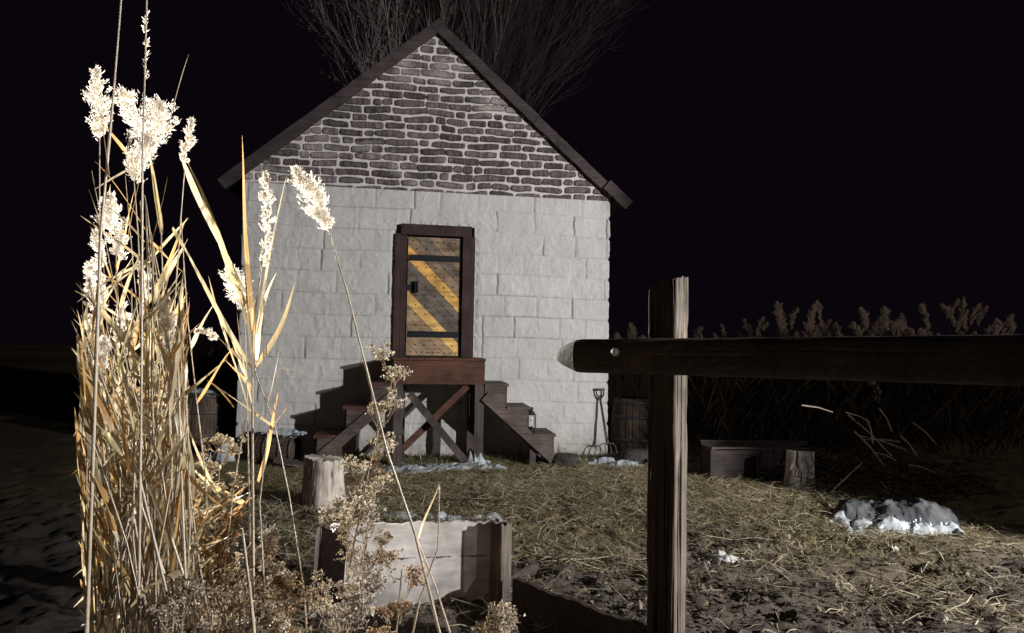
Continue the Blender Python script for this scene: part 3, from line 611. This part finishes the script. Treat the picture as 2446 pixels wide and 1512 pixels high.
for a,b_,w_,l in (((1288,1348),(1560,1336),.008,'longest straw stalk, lying flat just left of the fence post'),((1310,1360),(1400,1342),.005,'short straw stalk lying under the longest stalk'),
    ((2235,1335),(2135,1398),.007,'bent straw stalk at the right edge below the sack'),((1985,1391),(2150,1386),.006,'straight straw stalk below the sack on bare soil'),
    ((2020,1300),(2060,1272),.006,'slanting straw stalk left of the sack'),((1958,1296),(2030,1270),.005,'thin straw stalk crossing another left of the sack'),
    ((1642,1330),(1712,1324),.006,'pale straw stalk touching the right side of the post'),((1850,1272),(1950,1252),.005,'straw stalk on the grass edge left of the sack'),
    ((1275,1500),(1375,1448),.007,'slanting straw stalk by the low side plank'),((1740,1352),(1850,1340),.005,'straw stalk just below the white scrap'),
    ((1660,1294),(1900,1298),.005,'long thin straw stalk right of the post above the white scrap'),((1815,1508),(1905,1506),.008,'broad pale straw stalk at the bottom edge right of the post'),
    ((2050,1410),(2185,1418),.006,'curved straw stalk on the bare soil at the lower right'),((1460,1212),(1535,1200),.005,'straw stalk on the grass left of the post')): stalk(a,b_,w_,l)
# ------------------------------------------------------------------ reeds
def vto(px,py,Y): return at(px,py,Y)
def leaf_geo(m_, p0, p1, wd, sag, twist=0., col=None, n=11, fold=.25):
    p0,p1=Vector(p0),Vector(p1); mid=(p0+p1)/2; L=(p1-p0).length; V=[];Fc=[]
    view=(mid-Vector((0,0,CAM_H))).normalized(); d0=(p1-p0).normalized(); side0=d0.cross(view)
    if side0.length<.1: side0=Vector((1,0,0))
    side0.normalize(); lift=Vector((0,0,1)) if abs(d0.z)<.85 else side0
    for i in range(n+1):
        u=i/n; c=p0.lerp(p1,u)+lift*(sag*4*u*(1-u)*L)+side0*(.015*L*math.sin(u*5+twist*9))
        wv=wd*(min(1,.45+u*4)*(1-u)**.75*1.15+.02)
        a=twist+.5*math.sin(u*2.6+twist*5); sd=side0*math.cos(a)+view*math.sin(a); nn=d0.cross(sd).normalized()
        V+=[c-sd*wv,c+nn*wv*fold,c+sd*wv]
    for i in range(n):
        for j in (0,1): Fc.append((i*3+j,i*3+j+1,i*3+4+j,i*3+3+j))
    m_.add(V,Fc,col)
def plume_geo(m_, P, rad, n, r_, col0=(1,1,1), hair=.017, hw_=.0013, droop=.5, side=None):
    """feathery head along the points P"""
    P=[Vector(p) for p in P]; K=len(P)-1; rad*=1.12
    far=hair>.03; ns_=max(12,int(n*.075)); subs=[]
    for j in range(ns_):
        u=(j+r_.random())/ns_; i=min(int(u*K),K-1); c=P[i].lerp(P[i+1],u*K-i); ax_=(P[min(i+1,K)]-P[i]).normalized()
        rv=Vector((r_.gauss(0,1),r_.gauss(0,1),r_.gauss(0,1))); rv-=ax_*rv.dot(ax_)
        if rv.length<1e-3: rv=Vector((1,0,0))
        rv.normalize(); pr_=(math.sin(math.pi*min(1,.10+.93*u))**.7)*(1-.3*u); L=rad*pr_*r_.uniform(.45,1.3)
        e=c+rv*L*.9+ax_*L*r_.uniform(.7,1.8)+Vector((0,0,-droop*L*.4)); subs.append((c,e,rv,ax_))
    for _ in range(int(n*3.4)):
        c,e,rv,ax_=subs[r_.randrange(ns_)]; f=r_.random()**.6; b0=c.lerp(e,f)+Vector((r_.gauss(0,1),r_.gauss(0,1),r_.gauss(0,1)))*(rad*.09)
        h=hair*(.25+.75*r_.random()**2); dr=((e-c).normalized()*.7+ax_*.5+Vector((r_.gauss(0,.55),r_.gauss(0,.55),r_.gauss(0,.55)))).normalized(); b1=b0+dr*h
        s=dr.cross(Vector((r_.gauss(0,1),r_.gauss(0,1),r_.gauss(0,1)))).normalized()*hw_*(.5+r_.random())
        sh=.85+.3*r_.random(); cc=(col0[0]*sh,col0[1]*sh*.985,col0[2]*sh*.96)
        m_.add([b0-s*.5,b0+s*.5,b0.lerp(b1,.5)+s,b1,b0.lerp(b1,.5)-s],[(0,1,2,3,4)],cc)
def ground_ext(P):
    """carry a stem on from its lowest point down to the soil"""
    a,b_=P[0],P[1]; d=(a-b_).normalized(); d=Vector((d.x*.55,d.y*.55,min(d.z,-.5))).normalized()
    if a.z<.05: return P
    t_=(a.z+.02)/-d.z; e=a+d*t_; return [e,a.lerp(e,.5)]+P
def reed(label, pts, Y, r0=.0045, leaves=(), plume=None, group=None, seed=0, tone=1., dY=0, nplume=600, Yt=None):
    r_=random.Random(seed*7+3); n=len(pts); Yt=Yt or Y
    P=[vto(p[0],p[1],Y+(Yt-Y)*i/max(1,n-1)) for i,p in enumerate(pts)]; P=ground_ext(P)
    if P[0].y<1.25: pass
    t_=thing('reed',label,'reed',P[0],0,group); o=Vector(P[0]); m_=MB(); Q=[]
    for i in range(len(P)-1):
        for k in range(4): Q.append(P[i].lerp(P[i+1],k/4)-o)
    Q.append(P[-1]-o); rad=[r0*(1-.6*i/len(Q))*(1.18 if i%5==0 else 1) for i in range(len(Q))]
    c=(tone,tone,tone); m_.tube(Q,rad,6,c); m_.build('stem',M['stem'],t_,True)
    if leaves:
        m_=MB()
        for lf in leaves:
            (a,b_,wd)=lf[:3]; sag=lf[3] if len(lf)>3 else r_.uniform(-.02,.06); dy=lf[4] if len(lf)>4 else r_.uniform(-.12,.12); k=tone*r_.uniform(.8,1.2); warm=r_.uniform(.75,1.)
            leaf_geo(m_,vto(a[0],a[1],Y)-o,vto(b_[0],b_[1],Y+dy)-o,wd,sag,r_.uniform(-.7,.7),((k,k*.74,k*.42) if r_.random()<.28 else (k,k*(.9+.1*warm),k*warm*.95)))
        m_.build('leaves',M['leaf'],t_,True)
    if plume:
        (pp,rw,np_)=plume; m_=MB(); pl=[vto(p[0],p[1],Yt)-o for p in pp]; plume_geo(m_,pl,rw,np_,r_,(1,1,1)); m_.build('plume',M['plume'],t_)
    return t_
G='reeds at the left edge'
reed('thick bare reed stem rising out of the top of the picture at far left',[(222,1100),(240,560),(268,260),(294,-60)],1.75,.0062,[((262,420),(238,240),.008)],None,G,1)
reed('second tall reed stem leaving the top of the picture, with a fuzzy upper part',[(330,1512),(338,900),(340,400),(352,-60)],1.85,.0055,[((338,700),(262,905),.007)],([(345,200),(351,20)],.008,90),G,2)
reed('reed with bright plume cut by the left border of the picture',[(236,700),(238,480),(238,330)],2.3,.004,[((236,560),(262,440),.009)],([(237,335),(238,270),(232,165)],.045,900),G,3)
reed('reed with white plume between the two tall bare stems',[(345,900),(330,560),(320,430)],2.3,.004,[((318,380),(240,290),.010)],([(335,330),(318,270),(292,218)],.045,700),G,4)
reed('reed with the broad bright plume just right of the second tall stem',[(400,980),(385,560),(365,420)],2.2,.004,[((385,560),(352,360),.012),((392,330),(452,130),.008,.03)],([(352,360),(368,310),(382,250)],.055,900),G,5)
reed('reed with a drooping white plume under the broad bright one',[(360,1050),(345,700),(335,480)],2.1,.004,[((350,640),(400,420),.008)],([(318,435),(330,390),(352,330)],.05,800),G,6)
reed('reed with a white plume low at the left border of the picture',[(300,1000),(285,760),(278,640)],2.2,.004,[((285,740),(345,590),.008)],([(290,620),(272,550),(262,465)],.045,900),G,7)
reed('slim reed with a small separate plume right of the reed clump',[(385,1200),(405,900),(432,520),(442,395)],2.2,.0035,[((440,390),(600,735),.011,.01),((412,545),(505,700),.014,.0)],([(438,395),(450,340),(457,285)],.024,420),G,8)
big=[((605,800),(575,322),.015,.0),((612,800),(684,415),.017,.02),((606,900),(575,560),.019,.0),((600,880),(415,545),.020,.02),((610,860),(660,650),.012,.06),((596,740),(445,385),.012,.0),
     ((612,880),(708,672),.009,.03),((596,1000),(500,660),.011,.0),((600,960),(565,745),.010),((590,770),(560,650),.008),((602,1060),(690,870),.0,.0)]
reed('leafy reed with broad straw blades standing before the left end of the house',[(606,1500),(604,1150),(603,950),(604,780),(622,660),(632,560)],2.0,.0050,big[:-1],([(628,640),(640,500),(634,412)],.026,480),'reeds before the house front',9)
reed('short reed with a dense white plume behind the broad straw blades',[(598,1300),(590,950),(585,760)],2.25,.004,[((590,900),(548,800),.008)],([(598,745),(575,700),(548,640)],.045,900),'reeds before the house front',10)
reed('leaning reed with the largest white plume, hanging before the brick gable',[(1062,1560),(990,1270),(925,1080),(880,900),(830,700),(806,620),(785,545)],2.0,.0055,[],([(790,550),(770,510),(745,455),(706,402)],.042,1300),'reeds before the house front',11)
reed('thin reed stem crossing the leaning one near the foreground plank',[(1090,1560),(1040,1400),(985,1260),(930,1090)],2.05,.0045,[((1000,1290),(1050,1150),.004)],([(820,660),(800,600)],.0,1),'reeds before the house front',12)
reed('bent leafless stem curving up before the grey plank',[(980,1540),(1005,1420),(1046,1310),(1050,1160)],2.0,.0040,[],None,'reeds before the house front',13)
reed('reed with few blades leaning right towards the left keg',[(725,1400),(690,1180),(655,1010),(610,890),(605,770)],2.15,.0038,[((640,960),(668,835),.008),((655,1020),(497,908),.009),((668,880),(705,880),.003)],None,'reeds before the house front',14)
reed('straight thin reed with two upright dry blades left of the stump',[(640,1560),(620,1200),(640,1030)],2.0,.0040,[((615,1150),(668,935),.008),((645,1030),(690,965),.006)],None,'reeds before the house front',15)
reed('thick broken reed stem at the bottom centre-left',[(612,1560),(596,1400),(578,1262)],1.8,.0075,[],None,'reeds before the house front',16)
reed('reed with a long orange blade rising right across the left barrel',[(330,1300),(380,1050),(420,960)],2.0,.0045,[((420,958),(545,855),.012,.0),((400,860),(480,770),.008),((560,970),(495,908),.006)],None,G,17)
reed('upright reed stem before the left barrel',[(490,1130),(470,960),(448,760),(432,520)],2.4,.0042,[((455,830),(515,720),.009),((470,960),(560,830),.006)],None,G,18)
reed('reed with a small white plume lying sideways over the left barrel',[(560,1150),(600,930),(565,850),(520,805)],2.3,.0030,[((545,830),(590,880),.012),((600,930),(540,860),.01)],([(525,805),(500,797),(470,788)],.016,260),'reeds before the house front',19)
rr=random.Random(21)
def fill(k):
    u=rr.random(); xb=rr.uniform(212,440)+ (rr.random()**2)*120; yb=rr.uniform(1480,1700); ht=rr.choice([rr.uniform(350,700),rr.uniform(500,850),rr.uniform(650,950),rr.uniform(800,1230)])
    lean=rr.gauss(.0,.24); xt=xb+lean*ht
    if rr.random()<.25: xt=xb+rr.choice([-1,1])*rr.uniform(.25,.5)*ht
    xlim=455-(max(0,1150-(yb-ht)))*.16
    xt=min(max(xt,195+rr.uniform(0,60)),xlim); Yd=rr.uniform(1.9,3.1); m1=((xb*2+xt)/3+rr.uniform(-18,18),yb-ht*.35); m2=((xb+xt*2)/3+rr.uniform(-18,18),yb-ht*.7)
    lv=[]
    for j in range(rr.randint(2,5)):
        f=rr.uniform(.35,.98); x=xb+(xt-xb)*f; y=yb-ht*f; ln=rr.uniform(90,260); a=rr.choice([-1,1])*rr.uniform(.12,1.1); ex=x+ln*math.sin(a); ey=y-ln*math.cos(a)*(1 if rr.random()>.15 else -.6)
        ex=min(max(ex,rr.uniform(170,215)),450 if ey<1130 else 540); lv.append(((x,y),(ex,ey),rr.uniform(.005,.013)))
    pl=None
    if rr.random()<.14 and yb-ht>480: pl=([(xt,yb-ht+20),(xt+rr.uniform(-8,8),yb-ht-40),(xt+rr.uniform(-25,5),yb-ht-95)],rr.uniform(.02,.04),450)
    reed('thin straw-coloured reed standing in the dense clump along the left edge',[(xb,yb),m1,m2,(xt,yb-ht)],Yd,rr.uniform(.003,.0055),lv,pl,'filling reeds of the dense left clump',100+k,rr.uniform(.75,1.15))
for k in range(112): fill(k)
for k in range(46):
    xb=rr.uniform(215,470); yb=rr.uniform(1500,1800); ht=rr.uniform(380,850); a=rr.choice([-1,1])*rr.uniform(.2,.85); xt=min(max(xb+ht*math.sin(a),rr.uniform(180,225)),425 if yb-ht<1130 else 600); Yd=rr.uniform(1.75,2.6)
    lv=[]
    for j in range(rr.randint(2,5)):
        f=rr.uniform(.25,1.); x=xb+(xt-xb)*f; y=yb-ht*f; ln=rr.uniform(120,300); b_=a+rr.uniform(-.7,.7); ye=y-ln*math.cos(b_); lv.append(((x,y),(min(max(x+ln*math.sin(b_),rr.uniform(180,215)),440 if ye<1130 else 610),ye),rr.uniform(.007,.017),rr.uniform(-.06,.08)))
    reed('bent broken reed leaning across the foot of the left clump',[(xb,yb),((xb+xt)/2+rr.uniform(-15,15),yb-ht*.55),(xt,yb-ht)],Yd,rr.uniform(.0035,.006),lv,None,'bent reeds of the dense left clump',400+k,rr.uniform(.75,1.15))
# ------------------------------------------------------------------ dry branching weeds in the foreground
def weed(label, pts, Y, spread, nb, seed, dens=8, size=.0042, col=(1,1,1), twig='twig', start=.35, group='dry weeds in the foreground', tone=1.):
    r_=random.Random(seed); P=[vto(p[0],p[1],Y) for p in pts]; P=ground_ext(P); o=P[0].copy(); t_=thing('dried_weed',label,'weed',o,0,group); m_=MB(); h_=MB()
    Q=[]
    for i in range(len(P)-1):
        for k in range(5): Q.append(P[i].lerp(P[i+1],k/5)-o)
    Q.append(P[-1]-o); n=len(Q); m_.tube(Q,[.0035*(1-.65*i/n)+.0006 for i in range(n)],5,(tone,)*3)
    H=Q[-1].z
    def cluster(c,r):
        for _ in range(dens):
            p=c+Vector((r_.gauss(0,r),r_.gauss(0,r),r_.gauss(0,r*.6))); s=size*(.5+r_.random()); k=r_.uniform(.55,1.25); a=[Vector((r_.gauss(0,1),r_.gauss(0,1),r_.gauss(0,1))).normalized()*s for _ in range(5)]
            cc=(col[0]*k,col[1]*k,col[2]*k); h_.add([p+a[0],p+a[1],p+a[2],p+a[3],p-a[0]*.8],[(0,1,2),(0,2,3),(4,1,2),(4,2,3),(0,1,3)],cc)
    for b in range(nb):
        f=start+(1-start)*(b+r_.random())/nb; i=min(int(f*n),n-1); c=Q[i]; az=r_.uniform(0,6.283); L=spread*(.35+.75*r_.random())*(1.15-.55*f)
        d=Vector((math.cos(az)*.75,math.sin(az)*.75,.75)).normalized(); e=c+d*L; mid=c.lerp(e,.5)+Vector((0,0,-.02)); m_.tube([c,mid,e],[.0019,.0015,.0011],4,(tone,)*3,False)
        for j in range(r_.randint(5,8)):
            d2=(d*.7+Vector((r_.gauss(0,.5),r_.gauss(0,.5),.35+r_.random()*.4))).normalized(); st=c.lerp(e,r_.uniform(.45,1)); q=st+d2*spread*.32*(.5+r_.random()); m_.tube([st,q],[.0010,.0007],3,(tone,)*3,False); cluster(q,.009)
            for l in range(2):
                q2=st.lerp(q,r_.uniform(.5,.95))+Vector((r_.gauss(0,.014),r_.gauss(0,.014),.014)); cluster(q2,.006)
    m_.build('stem',M[twig],t_); h_.build('flower_heads',M['weed'],t_)
G2='dry weeds in the foreground'
weed('tallest dry flowering weed, reaching up before the porch legs',[(800,1560),(845,1300),(890,1080),(938,905)],2.2,.155,15,1,9,.0046,(.98,.95,.86))
weed('dry weed with grey heads low before the left half of the grey plank',[(800,1580),(850,1420),(880,1250)],2.05,.15,13,2,8,.0044,(.84,.81,.78))
weed('thick grey weed in the bottom left corner of the plank',[(800,1620),(830,1530),(860,1440)],1.85,.11,11,5,9,.0048,(.78,.75,.72))
weed('dry weed between the stump and the leaning reed',[(850,1500),(880,1250),(900,1100)],2.5,.14,12,6,8,.0046,(.80,.74,.62))
weed('round dry flower head poking up at the bottom before the low side plank',[(1195,1640),(1206,1540),(1212,1490)],1.75,.075,13,7,12,.0042,(.92,.86,.76),start=.3)
weed('pale fuzzy weed in front of the left barrel foot',[(500,1420),(515,1260),(525,1110)],2.8,.20,15,8,9,.0062,(.98,.92,.78))
weed('pale fuzzy weed at the left of the snow patch',[(440,1400),(455,1260),(470,1120)],2.7,.17,13,9,8,.0060,(.95,.88,.74))
weed('white spiky weed glowing beside the left planter post',[(665,1560),(655,1430),(645,1300)],2.3,.075,12,10,14,.0050,(1.05,1.03,1.0),start=.45)
weed('brown leafless weed in the shaded gap under the pale fuzzy weeds',[(560,1560),(555,1430),(550,1280)],2.4,.19,15,11,6,.005,(.62,.42,.25),start=.15,tone=.7)
weed('rust brown weed behind the dense reed clump',[(480,1580),(490,1450),(500,1290)],2.4,.20,15,12,6,.005,(.60,.40,.24),start=.15,tone=.7)
weed('low brown weed at the bottom left of the planter',[(630,1620),(625,1500),(620,1390)],2.1,.16,13,13,7,.005,(.72,.58,.42),start=.2,tone=.8)
weed('dry weed half hidden at the bottom edge under the brown weeds',[(560,1640),(570,1530),(575,1440)],1.9,.15,12,14,8,.0046,(.66,.55,.42),start=.2)
weed('grey weed in the bottom left corner before the reeds',[(400,1640),(410,1540),(415,1470)],1.8,.13,12,15,9,.0046,(.70,.64,.56),start=.3)
weed('sparse weed with orange dry leaves before the grey plank',[(935,1620),(950,1480),(960,1360)],1.95,.10,9,16,7,.0042,(.80,.62,.45))
weed('small weed at the foot of the cracked stump',[(830,1330),(835,1270),(840,1210)],3.6,.16,10,17,8,.006,(.70,.66,.52))
# ------------------------------------------------------------------ dim reeds far behind
def far_reed(p, h, seed, label, group, pl=True, tone=1.):
    r_=random.Random(seed); t_=thing('reed',label,'reed',(p[0],p[1],gzs(p[0],p[1])-.02),0,group); lx,ly=r_.gauss(0,.10),r_.gauss(0,.10)
    Q=[Vector((lx*u*u*h*.5,ly*u*u*h*.5,u*h)) for u in (0,.3,.6,.85,1)]; m_=MB(); m_.tube(Q,[.006,.0055,.005,.004,.002],5,(tone*.35,tone*.3,tone*.27)); m_.build('stem',M['stem'],t_,True)  # far stems and leaves tinted dark, painted shade below the lit plumes
    m_=MB()
    for j in range(9):
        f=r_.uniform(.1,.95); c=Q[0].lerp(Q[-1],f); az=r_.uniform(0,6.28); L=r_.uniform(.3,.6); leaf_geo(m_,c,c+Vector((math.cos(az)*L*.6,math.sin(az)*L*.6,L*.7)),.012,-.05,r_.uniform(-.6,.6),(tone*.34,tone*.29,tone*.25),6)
    m_.build('leaves',M['leaf'],t_,True)
    if pl:
        m_=MB(); e=Q[-1]; dr=Vector((r_.uniform(-.12,.12),r_.uniform(-.1,.1),0)); plume_geo(m_,[e-Vector((0,0,.1)),e+Vector((0,0,.12))+dr*.5,e+Vector((0,0,.26))+dr*1.5],r_.uniform(.045,.085),520,r_,(1.1,1.02,.96),.035,.004); m_.build('plume',M['plume'],t_)
rf=random.Random(5)
for k in range(84):
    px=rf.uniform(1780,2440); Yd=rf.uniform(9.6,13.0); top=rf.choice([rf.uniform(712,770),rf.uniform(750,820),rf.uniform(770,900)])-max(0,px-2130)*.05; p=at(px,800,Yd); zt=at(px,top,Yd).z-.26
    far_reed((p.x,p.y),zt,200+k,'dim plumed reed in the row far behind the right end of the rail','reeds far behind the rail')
for k in range(12):
    px=rf.choice([rf.uniform(1465,1545),rf.uniform(1650,1780)]); Yd=rf.uniform(12.5,14.5); p=at(px,800,Yd); zt=at(px,rf.uniform(775,812),Yd).z-.2
    far_reed((p.x,p.y),zt,300+k,'low dim reed just showing over the rail beside the post','low reeds behind the rail')
for k in range(20):
    px=rf.uniform(400,570); Yd=rf.uniform(11.2,12.6); p=at(px,800,Yd); zt=at(px,rf.uniform(785,850),Yd).z-.2
    far_reed((p.x,p.y),zt,400+k,'plumed reed in the dark behind the left barrel','reeds behind the left barrel')
rbd=MB(); rk=random.Random(31)
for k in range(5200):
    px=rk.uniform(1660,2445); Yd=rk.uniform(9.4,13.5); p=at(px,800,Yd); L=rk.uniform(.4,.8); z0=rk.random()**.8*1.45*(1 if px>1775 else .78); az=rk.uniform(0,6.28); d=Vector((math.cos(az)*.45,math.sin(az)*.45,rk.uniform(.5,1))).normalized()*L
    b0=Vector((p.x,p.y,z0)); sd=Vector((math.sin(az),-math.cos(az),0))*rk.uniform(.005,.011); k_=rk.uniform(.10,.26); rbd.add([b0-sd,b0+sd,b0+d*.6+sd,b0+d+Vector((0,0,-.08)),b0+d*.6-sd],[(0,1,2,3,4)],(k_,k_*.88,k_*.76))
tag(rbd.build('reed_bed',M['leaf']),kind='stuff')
# dark board fence behind the left barrel
bf=thing('board_fence','dark upright board fence behind the left barrel','fence',(0,0,0))
for i in range(15):
    p0=Vector((-5.9+i*.165,11.0,0)); part('board','verge',lambda m_:m_.box((p0.x,p0.y,-.05),(p0.x+.158,p0.y+.025,1.28+random.uniform(-.05,.05)),j=.006),bf)
part('rail','verge',lambda m_:m_.box((-5.95,11.03,.9),(-3.4,11.08,1.0)),bf)
# ------------------------------------------------------------------ brush pile at the right
bpile=thing('brush_pile','dark heap of cut stalks and twigs beyond the sack at the right edge','brush pile',(4.35,7.9,0)); m_=MB(); rb=random.Random(8)
for k in range(420):
    a=rb.uniform(0,6.28); r_=rb.random()**.6*1.15; c=Vector((math.cos(a)*r_,math.sin(a)*r_*.75,max(0.02,(1-r_/1.3)*.62*rb.random())+.02)); d=Vector((rb.gauss(0,1),rb.gauss(0,.8),rb.gauss(.25,.45))).normalized()*rb.uniform(.2,.55)
    k_=rb.choice([.10,.15,.2,.28]); m_.tube([c-d*.5,c+Vector((rb.gauss(0,.03),0,rb.gauss(0,.03))),c+d*.5],[.005,.0045,.003],4,(k_,k_*.9,k_*.8),False)
m_.build('twigs',M['twig'],bpile)
for a,b_ in (((2025,990),(2130,1090)),((2050,1040),(2165,1075)),((2040,1030),(2110,1110)),((2070,1000),(2085,1060)),((2020,985),(2080,1010)),((2060,1050),(2150,1055)),((2085,1080),(2140,1100)),((1915,968),(1990,985)),((2150,1040),(2190,1090)),((2100,975),(2130,1030)),((2180,1010),(2235,1060)),((2105,1150),(2125,1190)),((1985,1175),(2060,1105)),((2170,1110),(2235,1130))):
    m_=MB(); m_.tube([at(*a,7.4)-Vector(bpile.location),at((a[0]+b_[0])/2+3,(a[1]+b_[1])/2-3,7.35)-Vector(bpile.location),at(*b_,7.3)-Vector(bpile.location)],[.008,.007,.005],5,(1,1,1),False); m_.build('stalk',M['stem'],bpile)
# ------------------------------------------------------------------ bare trees behind the house
def tree(name,label,base,h0,seed,nl,fan,leaf_n=0,hgt=7.5,r0=.16):
    r_=random.Random(seed); t_=thing(name,label,'tree',base); tr=MB(); br=MB(); lf=MB(); tips=[]
    tr.tube([(0,0,-.1),(.03,0,h0*.5),(0,.02,h0)],[r0*1.25,r0,r0*.95],10)
    def grow(p,d,L,r,lev):
        P=[p]; q=p.copy(); dd=d.copy(); ns=6
        for i in range(ns):
            dd=(dd+Vector((r_.gauss(0,.07),r_.gauss(0,.07),.045+r_.gauss(0,.04)))).normalized(); q=q+dd*L/ns; P.append(q.copy())
        (tr if lev==0 else br).tube(P,[r*(.8 if lev else 1)*(1-.75*i/ns) for i in range(ns+1)],6 if lev<2 else 4,cap=False)
        if lev>=2: tips.extend(P[2:])
        if lev<3:
            for j in range((8,7,6)[lev]):
                f=r_.uniform(.25,.95); i=min(int(f*ns),ns-1); s=P[i].lerp(P[i+1],f*ns-i); ax_=(P[i+1]-P[i]).normalized(); n_=Vector((r_.gauss(0,1),r_.gauss(0,1),r_.gauss(0,.6))); n_=(n_-ax_*n_.dot(ax_)).normalized(); a=R(r_.uniform(13,29))
                grow(s,(ax_*math.cos(a)+n_*math.sin(a)).normalized(),L*r_.uniform(.38,.62),r*.42*(1-.5*f)+.003,lev+1)
    for k in range(nl):
        az=2*math.pi*(k+r_.random()*.6)/nl; a=R(fan*(.25+.75*r_.random())); grow(Vector((0,0,h0*r_.uniform(.75,1))),Vector((math.cos(az)*math.sin(a),math.sin(az)*math.sin(a)*.6,math.cos(a))),hgt*r_.uniform(.75,1.1),r0*.42,0)
    tr.build('trunk',M['bark'],t_,True); br.build('crown',M['bark'],t_)
    if leaf_n:
        for _ in range(leaf_n):
            p=r_.choice(tips)+Vector((r_.gauss(0,.08),r_.gauss(0,.08),r_.gauss(0,.08))); a=[Vector((r_.gauss(0,1),r_.gauss(0,1),r_.gauss(0,1))).normalized()*r_.uniform(.025,.05) for _ in range(2)]; k=r_.uniform(.6,1.3); lf.add([p-a[0],p+a[1]*.7,p+a[0],p-a[1]*.7],[(0,1,2,3)],(k,k,k))
        lf.build('leaves',M['deadleaf'],t_)
tree('bare_tree','tall bare many-branched tree rising behind the right roof slope',(-1.0,14.4,0),2.4,4,12,9,0,7.4)
tree('leafy_tree','sparser tree with brown dead leaves behind the left roof slope',(-2.0,14.2,0),2.4,9,7,9,3600,8.2,.13)
